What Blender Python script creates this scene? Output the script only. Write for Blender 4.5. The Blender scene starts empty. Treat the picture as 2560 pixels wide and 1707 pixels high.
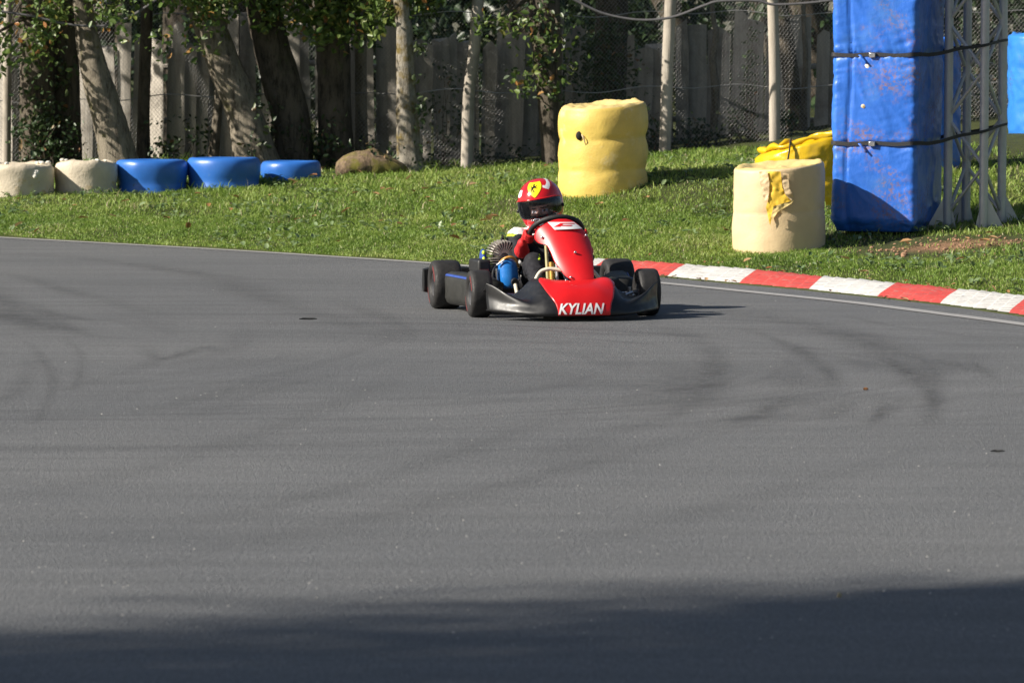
import bpy, bmesh, math, random
import numpy as np
from mathutils import Vector, Matrix, Euler

SC = bpy.context.scene
COL = SC.collection
R = math.radians
random.seed(7)
RNG = np.random.default_rng(11)

# ---------------------------------------------------------------- camera, sky, sun, exposure
FPX, CX, CY, CAMH = 13300.0, 1280.0, 853.5, 1.6
PITCH = math.atan(783.5 / FPX)
cam = bpy.data.cameras.new('camera')
cam.sensor_width = 36.0
cam.lens = 36.0 * FPX / 2560.0
cam.clip_start, cam.clip_end = 0.5, 2000.0
cam.dof.use_dof = True
cam.dof.focus_distance = 29.6
cam.dof.aperture_fstop = 11.0
camo = bpy.data.objects.new('camera', cam)
COL.objects.link(camo)
camo.location = (0, 0, CAMH)
camo.rotation_euler = (math.pi / 2 - PITCH, 0, 0)
SC.camera = camo

SUN_EL, SUN_OFF = R(32), R(17)
SUN = Vector((-math.cos(SUN_EL) * math.cos(SUN_OFF), -math.cos(SUN_EL) * math.sin(SUN_OFF), math.sin(SUN_EL)))
world = bpy.data.worlds.new('World')
SC.world = world
world.use_nodes = True
wn = world.node_tree
sky = wn.nodes.new('ShaderNodeTexSky')
sky.sky_type = 'NISHITA'
sky.sun_disc = False
sky.dust_density = 1.0
sky.ozone_density = 0.3
sky.sun_elevation = SUN_EL
sky.sun_rotation = math.atan2(SUN.x, SUN.y)
wn.links.new(sky.outputs[0], wn.nodes['Background'].inputs[0])
wn.nodes['Background'].inputs[1].default_value = 0.05
sl = bpy.data.lights.new('sun', 'SUN')
sl.energy = 5.0
sl.angle = R(0.53)
sl.color = (1.0, 0.93, 0.82)
so = bpy.data.objects.new('sun', sl)
COL.objects.link(so)
so.location = (-20, -5, 30)
so.rotation_euler = SUN.to_track_quat('Z', 'Y').to_euler()

SC.view_settings.view_transform = 'Standard'
SC.view_settings.look = 'None'
SC.view_settings.exposure = 0.72
SC.view_settings.gamma = 1.0


# ---------------------------------------------------------------- helpers
def P(px, py, D):
    """point at distance D along y that lies on photo pixel (px, py)"""
    a, b = (px - CX) / FPX, (py - CY) / FPX
    d = np.array([a, math.cos(PITCH) - b * math.sin(PITCH), -math.sin(PITCH) - b * math.cos(PITCH)])
    s = D / d[1]
    return np.array([d[0] * s, D, CAMH + d[2] * s])


def PG(px, py):
    a, b = (px - CX) / FPX, (py - CY) / FPX
    d = np.array([a, math.cos(PITCH) - b * math.sin(PITCH), -math.sin(PITCH) - b * math.cos(PITCH)])
    s = -CAMH / d[2]
    return np.array([d[0] * s, d[1] * s, 0.0])


def _hash(i, j, k):
    n = (i.astype(np.int64) * 374761393 + j.astype(np.int64) * 668265263 + k.astype(np.int64) * 1274126177) & 0xffffffff
    n = ((n ^ (n >> 13)) * 1274126177) & 0xffffffff
    return ((n ^ (n >> 16)) & 0xffff) / 65535.0 * 2 - 1


def vnoise(p, octaves=1):
    """value noise in -1..1, p is (..., 3)"""
    p = np.asarray(p, float)
    tot, amp, nrm = 0, 1.0, 0
    for o in range(octaves):
        q = p * (2.03 ** o) + o * 17.3
        f = np.floor(q)
        t = q - f
        t = t * t * (3 - 2 * t)
        i, j, k = [f[..., a].astype(np.int64) for a in range(3)]
        r = 0
        for dx in (0, 1):
            for dy in (0, 1):
                for dz in (0, 1):
                    w = (t[..., 0] if dx else 1 - t[..., 0]) * (t[..., 1] if dy else 1 - t[..., 1]) * (t[..., 2] if dz else 1 - t[..., 2])
                    r = r + w * _hash(i + dx, j + dy, k + dz)
        tot = tot + amp * r
        nrm += amp
        amp *= 0.5
    return tot / nrm


def tag(o, label=None, cat=None, group=None, kind=None):
    if label: o['label'] = label
    if cat: o['category'] = cat
    if group: o['group'] = group
    if kind: o['kind'] = kind
    return o


def empty(name, loc=(0, 0, 0), rz=0.0, parent=None):
    o = bpy.data.objects.new(name, None)
    o.empty_display_size = 0.1
    COL.objects.link(o)
    o.location = loc
    o.rotation_euler = (0, 0, rz)
    if parent: o.parent = parent
    return o


def copy_tree(o, parent=None):
    kids = list(o.children)
    c = o.copy()
    COL.objects.link(c)
    if parent: c.parent = parent
    for k in kids: copy_tree(k, c)
    return c


def frames(pts):
    pts = [Vector(p) for p in pts]
    T = []
    for i in range(len(pts)):
        a, b = pts[max(i - 1, 0)], pts[min(i + 1, len(pts) - 1)]
        T.append((b - a).normalized())
    up = Vector((0, 0, 1)) if abs(T[0].z) < 0.9 else Vector((0, 1, 0))
    n = (up - T[0] * up.dot(T[0])).normalized()
    out = []
    for t in T:
        n = (n - t * n.dot(t)).normalized()
        out.append((n.copy(), t.cross(n)))
    return pts, out


def crom(pts, n=8):
    """Catmull-Rom through rows of pts (any width), n steps per span"""
    p = np.asarray(pts, float)
    e = np.vstack([2 * p[0] - p[1], p, 2 * p[-1] - p[-2]])
    out = []
    for i in range(1, len(e) - 2):
        for k in range(n):
            t = k / n
            out.append(0.5 * (2 * e[i] + (e[i + 1] - e[i - 1]) * t + (2 * e[i - 1] - 5 * e[i] + 4 * e[i + 1] - e[i + 2]) * t * t + (3 * e[i] - e[i - 1] - 3 * e[i + 1] + e[i + 2]) * t ** 3))
    out.append(p[-1])
    return np.array(out)


class MB:
    def __init__(s):
        s.v, s.f, s.m = [], [], []

    def add(s, V, F, m=0):
        o = len(s.v)
        s.v.extend([tuple(map(float, v)) for v in V])
        s.f.extend([tuple(i + o for i in f) for f in F])
        s.m.extend([m] * len(F))
        return s

    def box(s, c, size, rot=None, m=0, taper=1.0):
        x, y, z = [a / 2 for a in size]
        V = [Vector((sx * x * (taper if sz > 0 else 1), sy * y * (taper if sz > 0 else 1), sz * z)) for sz in (-1, 1) for sx, sy in ((-1, -1), (1, -1), (1, 1), (-1, 1))]
        if rot is not None:
            M = Euler(rot).to_matrix() if not isinstance(rot, Matrix) else rot
            V = [M @ v for v in V]
        V = [v + Vector(c) for v in V]
        return s.add(V, [(0, 3, 2, 1), (4, 5, 6, 7), (0, 1, 5, 4), (1, 2, 6, 5), (2, 3, 7, 6), (3, 0, 4, 7)], m)

    def tube(s, pts, r, n=10, m=0, caps=True, squash=1.0):
        pts, fr = frames(pts)
        rr = r if hasattr(r, '__len__') else [r] * len(pts)
        V, F = [], []
        for p, (a, b), q in zip(pts, fr, rr):
            for k in range(n):
                t = 2 * math.pi * k / n
                V.append(p + a * math.cos(t) * q + b * math.sin(t) * q * squash)
        for i in range(len(pts) - 1):
            for k in range(n):
                F.append((i * n + k, i * n + (k + 1) % n, (i + 1) * n + (k + 1) % n, (i + 1) * n + k))
        if caps:
            F.append(tuple(range(n - 1, -1, -1)))
            F.append(tuple(range((len(pts) - 1) * n, len(pts) * n)))
        return s.add(V, F, m)

    def ring(s, c, R_, r, ax=(0, 0, 1), n=40, k=10, m=0):
        ax = Vector(ax).normalized()
        u = ax.orthogonal().normalized()
        w = ax.cross(u)
        V, F = [], []
        for i in range(n):
            a = 2 * math.pi * i / n
            d = u * math.cos(a) + w * math.sin(a)
            for j in range(k):
                b = 2 * math.pi * j / k
                V.append(Vector(c) + d * (R_ + r * math.cos(b)) + ax * r * math.sin(b))
        for i in range(n):
            for j in range(k):
                F.append((i * k + j, ((i + 1) % n) * k + j, ((i + 1) % n) * k + (j + 1) % k, i * k + (j + 1) % k))
        return s.add(V, F, m)

    def lathe(s, prof, n=32, M=None, m=0, mfun=None):
        """profile of (radius, height) about local z, then matrix M"""
        V, F = [], []
        for r, h in prof:
            for k in range(n):
                a = 2 * math.pi * k / n
                v = Vector((r * math.cos(a), r * math.sin(a), h))
                V.append(M @ v if M else v)
        o = len(s.v)
        for i in range(len(prof) - 1):
            for k in range(n):
                F.append((i * n + k, i * n + (k + 1) % n, (i + 1) * n + (k + 1) % n, (i + 1) * n + k))
        s.add(V, F, m)
        if mfun:
            for i in range(len(F)): s.m[len(s.m) - len(F) + i] = mfun(i // n, i % n)
        return s

    def ell(s, c, rad, n=20, k=12, M=None, m=0):
        V, F = [], []
        for i in range(k + 1):
            e = -math.pi / 2 + math.pi * i / k
            for j in range(n):
                a = 2 * math.pi * j / n
                v = Vector((rad[0] * math.cos(e) * math.cos(a), rad[1] * math.cos(e) * math.sin(a), rad[2] * math.sin(e)))
                V.append((M @ v if M else v) + Vector(c))
        for i in range(k):
            for j in range(n):
                F.append((i * n + j, i * n + (j + 1) % n, (i + 1) * n + (j + 1) % n, (i + 1) * n + j))
        return s.add(V, F, m)

    def grid(s, G, m=0, closed=False):
        G = np.asarray(G)
        a, b = G.shape[:2]
        V = G.reshape(-1, 3)
        F = []
        for i in range(a - 1):
            for j in range(b if closed else b - 1):
                F.append((i * b + j, i * b + (j + 1) % b, (i + 1) * b + (j + 1) % b, (i + 1) * b + j))
        return s.add(V, F, m)

    def build(s, name, mats, parent=None, smooth=True, sharp=40, bevel=0.0, subsurf=0, solid=0.0, seg=2, merge=False):
        me = bpy.data.meshes.new(name)
        me.from_pydata(s.v, [], s.f)
        mats = mats if isinstance(mats, (list, tuple)) else [mats]
        for m_ in mats: me.materials.append(m_)
        if len(mats) > 1: me.polygons.foreach_set('material_index', s.m)
        if merge:
            bm = bmesh.new(); bm.from_mesh(me)
            bmesh.ops.remove_doubles(bm, verts=bm.verts, dist=1e-5)
            bmesh.ops.recalc_face_normals(bm, faces=bm.faces)
            bm.to_mesh(me); bm.free()
        if smooth:
            me.polygons.foreach_set('use_smooth', [True] * len(me.polygons))
            if sharp: me.set_sharp_from_angle(angle=R(sharp))
        me.update()
        o = bpy.data.objects.new(name, me)
        COL.objects.link(o)
        if parent: o.parent = parent
        if solid:
            md = o.modifiers.new('solid', 'SOLIDIFY'); md.thickness = solid; md.offset = -1
        if bevel:
            md = o.modifiers.new('bevel', 'BEVEL'); md.width = bevel; md.segments = seg; md.limit_method = 'ANGLE'
        if subsurf:
            md = o.modifiers.new('sub', 'SUBSURF'); md.levels = md.render_levels = subsurf
        return o


def np_mesh(name, V, F, mats, parent=None, attrs=None, smooth=False, midx=None):
    """fast mesh from numpy arrays: V (n,3), F (m,k)"""
    me = bpy.data.meshes.new(name)
    V = np.ascontiguousarray(V, dtype=np.float32)
    F = np.ascontiguousarray(F, dtype=np.int32)
    k = F.shape[1]
    me.vertices.add(len(V)); me.vertices.foreach_set('co', V.ravel())
    me.loops.add(F.size); me.loops.foreach_set('vertex_index', F.ravel())
    me.polygons.add(len(F))
    me.polygons.foreach_set('loop_start', np.arange(0, F.size, k, dtype=np.int32))
    mats = mats if isinstance(mats, (list, tuple)) else [mats]
    for m_ in mats: me.materials.append(m_)
    if midx is not None: me.polygons.foreach_set('material_index', np.asarray(midx, dtype=np.int32))
    if attrs:
        for an, av in attrs.items():
            at = me.attributes.new(an, 'FLOAT', 'POINT')
            at.data.foreach_set('value', np.ascontiguousarray(av, dtype=np.float32))
    me.update(calc_edges=True)
    me.validate()
    if smooth: me.polygons.foreach_set('use_smooth', np.ones(len(F), dtype=bool))
    o = bpy.data.objects.new(name, me)
    COL.objects.link(o)
    if parent: o.parent = parent
    return o


def bake(o):
    """apply modifiers into plain mesh data"""
    dg = bpy.context.evaluated_depsgraph_get()
    me = bpy.data.meshes.new_from_object(o.evaluated_get(dg))
    o.modifiers.clear()
    o.data = me
    return o


# ---------------------------------------------------------------- materials
class NT:
    def __init__(s, name):
        s.mat = bpy.data.materials.new(name)
        s.mat.use_nodes = True
        s.t = s.mat.node_tree
        s.b = s.t.nodes['Principled BSDF']
        s.out = s.t.nodes['Material Output']
        s.tc = None

    def n(s, t, **kw):
        x = s.t.nodes.new(t)
        for k, v in kw.items():
            if k.startswith('i_'):
                key = k[2:]
                x.inputs[int(key) if key.isdigit() else key].default_value = v
            else: setattr(x, k, v)
        return x

    def l(s, a, b): s.t.links.new(a, b)

    def coord(s, what='Object'):
        if s.tc is None: s.tc = s.n('ShaderNodeTexCoord')
        return s.tc.outputs[what]

    def noise(s, scale, detail=4, rough=0.6, vec=None, stretch=None, dist=0.0):
        x = s.n('ShaderNodeTexNoise')
        x.inputs['Scale'].default_value = scale
        x.inputs['Detail'].default_value = detail
        x.inputs['Roughness'].default_value = rough
        x.inputs['Distortion'].default_value = dist
        v = vec if vec is not None else s.coord()
        if stretch:
            mp = s.n('ShaderNodeMapping')
            mp.inputs['Scale'].default_value = stretch
            s.l(v, mp.inputs[0]); v = mp.outputs[0]
        s.l(v, x.inputs['Vector'])
        return x.outputs[0]

    def ramp(s, fac, stops, interp='LINEAR'):
        x = s.n('ShaderNodeValToRGB')
        x.color_ramp.interpolation = interp
        e = x.color_ramp.elements
        while len(e) < len(stops): e.new(0.5)
        for el, (p, c) in zip(e, stops):
            el.position = p
            el.color = (*c, 1) if len(c) == 3 else c
        s.l(fac, x.inputs[0])
        return x.outputs[0]

    def mix(s, fac, a, b, mode='MIX'):
        x = s.n('ShaderNodeMix', data_type='RGBA', blend_type=mode)
        for sock, v in ((x.inputs[0], fac), (x.inputs[6], a), (x.inputs[7], b)):
            if isinstance(v, (int, float)): sock.default_value = v
            elif isinstance(v, tuple): sock.default_value = (*v, 1) if len(v) == 3 else v
            else: s.l(v, sock)
        return x.outputs[2]

    def math(s, op, a, b=0.0, c=0.0):
        x = s.n('ShaderNodeMath', operation=op)
        for sock, v in zip(x.inputs, (a, b, c)):
            if isinstance(v, (int, float)): sock.default_value = v
            else: s.l(v, sock)
        return x.outputs[0]

    def bump(s, h, strength=0.4, dist=0.01):
        x = s.n('ShaderNodeBump')
        x.inputs['Strength'].default_value = strength
        x.inputs['Distance'].default_value = dist
        s.l(h, x.inputs['Height'])
        s.l(x.outputs[0], s.b.inputs['Normal'])

    def set(s, base=None, rough=None, metal=None, spec=None, coat=None):
        for k, v in (('Base Color', base), ('Roughness', rough), ('Metallic', metal), ('Specular IOR Level', spec), ('Coat Weight', coat)):
            if v is None: continue
            if isinstance(v, (int, float)): s.b.inputs[k].default_value = v
            elif isinstance(v, tuple): s.b.inputs[k].default_value = (*v, 1)
            else: s.l(v, s.b.inputs[k])
        return s


def simple(name, col, rough=0.5, metal=0.0, spec=0.5, var=0.15, scale=30.0, bump=0.0, dirt=None, coat=0.0, bscale=None):
    t = NT(name)
    nz = t.noise(scale, 5)
    a = tuple(c * (1 - var) for c in col)
    b = tuple(min(1, c * (1 + var)) for c in col)
    base = t.ramp(nz, [(0.3, a), (0.7, b)])
    if dirt:
        dn = t.noise(dirt[2], 6, 0.7)
        base = t.mix(t.ramp(dn, [(dirt[1], (0, 0, 0)), (dirt[1] + 0.12, (1, 1, 1))]), base, dirt[0])
    rr = t.ramp(t.noise(scale * 0.6, 3), [(0.3, (rough * 0.8,) * 3), (0.7, (min(1, rough * 1.2),) * 3)])
    t.set(base, rr, metal, spec, coat)
    if bump: t.bump(t.noise(bscale or scale * 2, 4), bump, 0.01)
    return t.mat


def asphalt_mat():
    t = NT('asphalt')
    co = t.coord()
    grit = t.noise(170, 2, 0.6)
    grit2 = t.noise(60, 3, 0.7)
    broad = t.noise(0.35, 4, 0.6)
    base = t.ramp(broad, [(0.3, (0.165, 0.171, 0.178)), (0.7, (0.225, 0.228, 0.230))])
    base = t.mix(t.ramp(grit, [(0.3, (1, 1, 1)), (0.62, (0, 0, 0))]), base, (0.075, 0.077, 0.082))
    mid = t.noise(34, 4, 0.8)
    base = t.mix(t.ramp(mid, [(0.35, (0.55, 0.55, 0.55)), (0.5, (0, 0, 0))]), base, (0.09, 0.092, 0.097))
    base = t.mix(t.math('MULTIPLY', t.ramp(grit2, [(0.60, (0, 0, 0)), (0.70, (1, 1, 1))]), 0.7), base, (0.36, 0.35, 0.33))
    base = t.mix(t.ramp(t.noise(110, 2, 0.5), [(0.76, (0, 0, 0)), (0.79, (1, 1, 1))]), base, (0.75, 0.72, 0.66))
    sg = t.noise(95, 3, 0.75, stretch=(1, 0.10, 1))
    base = t.mix(0.55, base, t.ramp(sg, [(0.3, (0.35, 0.35, 0.35)), (0.5, (0.5, 0.5, 0.5)), (0.72, (0.72, 0.72, 0.72))]), 'OVERLAY')
    rt = t.n('ShaderNodeMapping'); rt.inputs['Rotation'].default_value = (0, 0, R(38)); rt.inputs['Scale'].default_value = (0.35, 2.4, 1); t.l(co, rt.inputs[0])
    base = t.mix(0.45, base, t.ramp(t.noise(1.3, 6, 0.7, vec=rt.outputs[0]), [(0.3, (0.36, 0.36, 0.36)), (0.7, (0.64, 0.64, 0.64))]), 'OVERLAY')
    # rubber laid down along the racing line: streaks in rings about the inside of the bend
    for (cx, cy, fr, fa, lo, hi, r0, r1, amt) in ((-2.1, 25.2, 3.2, 1.6, 0.5, 0.66, 1.6, 6.5, 0.45), (-9.0, 27.5, 2.6, 2.2, 0.52, 0.68, 2.5, 9.5, 0.28), (-5.6, 23.6, 5.0, 1.2, 0.60, 0.66, 2.0, 4.6, 0.25)):
        mp = t.n('ShaderNodeVectorMath', operation='SUBTRACT')
        t.l(co, mp.inputs[0]); mp.inputs[1].default_value = (cx, cy, 0)
        sp = t.n('ShaderNodeSeparateXYZ'); t.l(mp.outputs[0], sp.inputs[0])
        ln = t.n('ShaderNodeVectorMath', operation='LENGTH'); t.l(mp.outputs[0], ln.inputs[0])
        an = t.math('ARCTAN2', sp.outputs[1], sp.outputs[0])
        cb = t.n('ShaderNodeCombineXYZ')
        t.l(t.math('MULTIPLY', ln.outputs[1], fr), cb.inputs[0])
        t.l(t.math('MULTIPLY', an, fa), cb.inputs[1])
        st = t.noise(1.0, 7, 0.68, vec=cb.outputs[0], dist=0.6)
        m1 = t.ramp(st, [(lo, (0, 0, 0)), (hi, (1, 1, 1))])
        band = t.n('ShaderNodeMapRange'); band.interpolation_type = 'SMOOTHSTEP'
        t.l(ln.outputs[1], band.inputs[0]); band.inputs[1].default_value = r0; band.inputs[2].default_value = r0 + 1.5
        band2 = t.n('ShaderNodeMapRange'); band2.interpolation_type = 'SMOOTHSTEP'
        t.l(ln.outputs[1], band2.inputs[0]); band2.inputs[1].default_value = r1; band2.inputs[2].default_value = r1 - 1.5
        fac = t.math('MULTIPLY', t.math('MULTIPLY', m1, band.outputs[0]), t.math('MULTIPLY', band2.outputs[0], amt))
        base = t.mix(fac, base, (0.075, 0.075, 0.08))
    t.set(base, 0.72, 0, 0.35)
    t.bump(t.math('ADD', grit, grit2), 0.9, 0.012)
    return t.mat


def grass_mat():
    t = NT('grass_blade')
    at = t.n('ShaderNodeAttribute', attribute_name='var')
    base = t.ramp(at.outputs['Fac'], [(0.0, (0.075, 0.14, 0.022)), (0.45, (0.195, 0.30, 0.05)), (0.8, (0.33, 0.40, 0.10)), (1.0, (0.52, 0.46, 0.27))])
    t.set(base, 0.5, 0, 0.35)
    tr = t.n('ShaderNodeBsdfTranslucent'); t.l(base, tr.inputs[0])
    mx = t.n('ShaderNodeMixShader', i_0=0.35)
    t.l(t.b.outputs[0], mx.inputs[1]); t.l(tr.outputs[0], mx.inputs[2]); t.l(mx.outputs[0], t.out.inputs[0])
    return t.mat


def leaf_mat(name, stops, trans=0.3):
    t = NT(name)
    at = t.n('ShaderNodeAttribute', attribute_name='var')
    base = t.ramp(at.outputs['Fac'], stops)
    t.set(base, 0.42, 0, 0.5)
    tr = t.n('ShaderNodeBsdfTranslucent'); t.l(base, tr.inputs[0])
    mx = t.n('ShaderNodeMixShader', i_0=trans)
    t.l(t.b.outputs[0], mx.inputs[1]); t.l(tr.outputs[0], mx.inputs[2]); t.l(mx.outputs[0], t.out.inputs[0])
    return t.mat


def ground_mat():
    t = NT('soil')
    co = t.coord()
    a = t.ramp(t.noise(9, 6, 0.7), [(0.35, (0.045, 0.05, 0.02)), (0.6, (0.07, 0.085, 0.025)), (0.75, (0.11, 0.09, 0.045))])
    mp = t.n('ShaderNodeVectorMath', operation='SUBTRACT'); t.l(co, mp.inputs[0]); mp.inputs[1].default_value = (2.95, 35.5, 0)
    sc = t.n('ShaderNodeVectorMath', operation='MULTIPLY'); t.l(mp.outputs[0], sc.inputs[0]); sc.inputs[1].default_value = (1 / 1.05, 1 / 0.85, 0)
    ln = t.n('ShaderNodeVectorMath', operation='LENGTH'); t.l(sc.outputs[0], ln.inputs[0])
    d = t.math('ADD', ln.outputs[1], t.math('MULTIPLY', t.noise(4, 5, 0.7), 0.6))
    dirt = t.ramp(t.noise(26, 6, 0.7), [(0.3, (0.16, 0.09, 0.05)), (0.6, (0.3, 0.18, 0.10)), (0.8, (0.4, 0.27, 0.17))])
    base = t.mix(t.ramp(d, [(1.0 / 2, (1, 1, 1)), (1.6 / 2, (0, 0, 0))]), a, dirt)
    # ramp input is 0..1: halve the distance
    t.set(base, 0.9, 0, 0.2)
    t.bump(t.noise(40, 6, 0.7), 0.8, 0.03)
    return t.mat


def bark_mat(name, dark, light, moss, mossamt=0.58):
    t = NT(name)
    v = t.noise(9, 8, 0.72, stretch=(1, 1, 0.35))
    base = t.ramp(v, [(0.3, dark), (0.52, light), (0.75, tuple(min(1, c * 1.35) for c in light))])
    base = t.mix(t.ramp(t.noise(24, 6, 0.8, stretch=(1, 1, 0.22)), [(0.36, (0.85, 0.85, 0.85)), (0.50, (0, 0, 0))]), base, tuple(c * 0.55 for c in dark))
    base = t.mix(t.ramp(t.noise(5, 6, 0.75), [(mossamt, (0, 0, 0)), (mossamt + 0.12, (1, 1, 1))]), base, moss)
    t.set(base, 0.85, 0, 0.25)
    t.bump(t.noise(30, 7, 0.75, stretch=(1, 1, 0.3)), 0.9, 0.02)
    return t.mat


def wood_mat(name, a, b):
    t = NT(name)
    base = t.ramp(t.noise(14, 8, 0.7, stretch=(1, 1, 0.12)), [(0.3, a), (0.7, b)])
    base = t.mix(t.ramp(t.noise(2.2, 5, 0.7), [(0.5, (0, 0, 0)), (0.75, (1, 1, 1))]), base, tuple(c * 0.55 for c in a))
    t.set(base, 0.85, 0, 0.25)
    t.bump(t.noise(30, 6, 0.7, stretch=(1, 1, 0.1)), 0.6, 0.01)
    return t.mat


def tarp_mat(name, col, stain, stain_lo=0.6, rough=0.33, faded=None):
    t = NT(name)
    base = t.ramp(t.noise(3, 5), [(0.3, tuple(c * 0.85 for c in col)), (0.7, tuple(min(1, c * 1.12) for c in col))])
    if faded: base = t.mix(t.ramp(t.noise(4.5, 6, 0.65), [(0.5, (0, 0, 0)), (0.68, (1, 1, 1))]), base, faded)
    m = t.math('MULTIPLY', t.ramp(t.noise(3.1, 4, 0.6), [(stain_lo - 0.1, (0, 0, 0)), (stain_lo + 0.05, (1, 1, 1))]), t.ramp(t.noise(42, 6, 0.75), [(0.47, (0, 0, 0)), (0.6, (1, 1, 1))]))
    base = t.mix(t.math('MULTIPLY', m, 0.85), base, stain)
    t.set(base, t.ramp(m, [(0, (rough,) * 3), (1, (0.85,) * 3)]), 0, 0.5)
    t.bump(t.noise(38, 6, 0.7, stretch=(1, 1, 0.5)), 0.25, 0.012)
    return t.mat


M = {}
M['asphalt'] = asphalt_mat()
M['grass'] = grass_mat()
M['ground'] = ground_mat()
M['bark'] = bark_mat('bark_grey', (0.075, 0.062, 0.046), (0.25, 0.215, 0.165), (0.12, 0.115, 0.035))
M['bark_dark'] = bark_mat('bark_dark', (0.026, 0.021, 0.016), (0.12, 0.10, 0.076), (0.08, 0.10, 0.035))
M['bark_moss'] = bark_mat('bark_mossy', (0.11, 0.095, 0.07), (0.30, 0.27, 0.22), (0.15, 0.11, 0.03), 0.5)
M['post'] = wood_mat('post_wood', (0.33, 0.29, 0.24), (0.52, 0.47, 0.40))
M['slab'] = wood_mat('slab_wood', (0.30, 0.27, 0.23), (0.58, 0.53, 0.46))
M['leaf'] = leaf_mat('oak_leaf', [(0, (0.035, 0.07, 0.014)), (0.5, (0.10, 0.165, 0.035)), (0.85, (0.20, 0.24, 0.06)), (0.9, (0.38, 0.25, 0.07)), (1, (0.42, 0.18, 0.06))])
M['ivy'] = leaf_mat('ivy_leaf', [(0, (0.02, 0.04, 0.015)), (0.6, (0.05, 0.085, 0.03)), (0.9, (0.10, 0.12, 0.045)), (1, (0.28, 0.13, 0.06))], 0.15)
M['litter'] = leaf_mat('dead_leaf', [(0, (0.22, 0.10, 0.04)), (0.5, (0.42, 0.24, 0.10)), (1, (0.55, 0.36, 0.19))], 0.15)
M['wire'] = simple('zinc_wire', (0.30, 0.295, 0.29), 0.45, 0.6, 0.5)
M['blue'] = tarp_mat('blue_tarpaulin', (0.028, 0.150, 0.62), (0.27, 0.14, 0.075), 0.60, 0.36, (0.05, 0.18, 0.57))
M['sky_blue'] = tarp_mat('light_blue_tarpaulin', (0.035, 0.21, 0.66), (0.05, 0.07, 0.12), 0.62, 0.3)
M['foam'] = simple('white_foam', (0.72, 0.68, 0.60), 0.9, var=0.1, bump=0.5, scale=60)
M['yellow_tarp'] = tarp_mat('yellow_tarpaulin', (0.66, 0.42, 0.008), (0.45, 0.28, 0.02), 0.62, 0.28)
M['yellow'] = simple('yellow_rubber_paint', (0.70, 0.50, 0.11), 0.55, var=0.10, scale=8, bump=0.25, bscale=70, dirt=((0.74, 0.58, 0.25), 0.56, 5))
M['cream'] = simple('cream_rubber_paint', (0.66, 0.50, 0.29), 0.55, var=0.07, scale=7, bump=0.2, bscale=60, dirt=((0.64, 0.40, 0.06), 0.68, 6))
M['cream_top'] = simple('cream_top_yellowed', (0.66, 0.50, 0.20), 0.6, var=0.1, scale=9, bump=0.3, dirt=((0.45, 0.28, 0.05), 0.62, 14))
M['white_tyre'] = simple('white_rubber_paint', (0.58, 0.50, 0.38), 0.7, var=0.12, scale=6, bump=0.5, bscale=45, dirt=((0.50, 0.33, 0.06), 0.57, 3.6))
M['blue_tyre'] = simple('blue_rubber_paint', (0.03, 0.145, 0.50), 0.4, var=0.1, scale=6, bump=0.1, dirt=((0.06, 0.17, 0.45), 0.6, 12))
M['strap'] = simple('black_strap', (0.018, 0.018, 0.022), 0.55, bump=0.3, scale=80)
M['alu'] = simple('aluminium', (0.50, 0.50, 0.51), 0.45, 0.25, 0.5, var=0.08, scale=20)
M['cable'] = simple('black_cable', (0.12, 0.115, 0.12), 0.5)
M['rock'] = bark_mat('mossy_stump', (0.10, 0.07, 0.045), (0.24, 0.17, 0.11), (0.16, 0.145, 0.03), 0.46)
M['line'] = simple('worn_white_line', (0.30, 0.295, 0.29), 0.8, var=0.15, scale=60, dirt=((0.12, 0.12, 0.12), 0.57, 40))
M['kerb_red'] = simple('kerb_red_paint', (0.72, 0.085, 0.07), 0.6, var=0.14, scale=14, bump=0.2, dirt=((0.30, 0.10, 0.08), 0.56, 7))
M['kerb_white'] = simple('kerb_white_paint', (0.78, 0.76, 0.72), 0.65, var=0.06, scale=14, bump=0.2, dirt=((0.42, 0.39, 0.34), 0.57, 7))


def kerb_mat(name, col, worn):
    t = NT(name)
    base = t.ramp(t.noise(12, 5), [(0.3, tuple(c * .85 for c in col)), (0.7, col)])
    base = t.mix(t.ramp(t.noise(16, 7, 0.8), [(0.54, (0, 0, 0)), (0.62, (1, 1, 1))]), base, worn)
    rt = t.n('ShaderNodeMapping'); rt.inputs['Rotation'].default_value = (0, 0, R(-68)); rt.inputs['Scale'].default_value = (0.5, 9, 1); t.l(t.coord(), rt.inputs[0])
    base = t.mix(t.math('MULTIPLY', t.ramp(t.noise(1.6, 6, 0.75, vec=rt.outputs[0]), [(0.50, (0, 0, 0)), (0.66, (1, 1, 1))]), 0.6), base, (0.13, 0.115, 0.105))
    t.set(base, 0.75, 0, 0.3)
    t.bump(t.noise(40, 5), 0.4, 0.01)
    return t.mat


M['kerb_red'] = kerb_mat('kerb_red_paint', (0.74, 0.085, 0.07), (0.50, 0.25, 0.21))
M['kerb_white'] = kerb_mat('kerb_white_paint', (0.80, 0.78, 0.74), (0.50, 0.47, 0.42))
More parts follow.
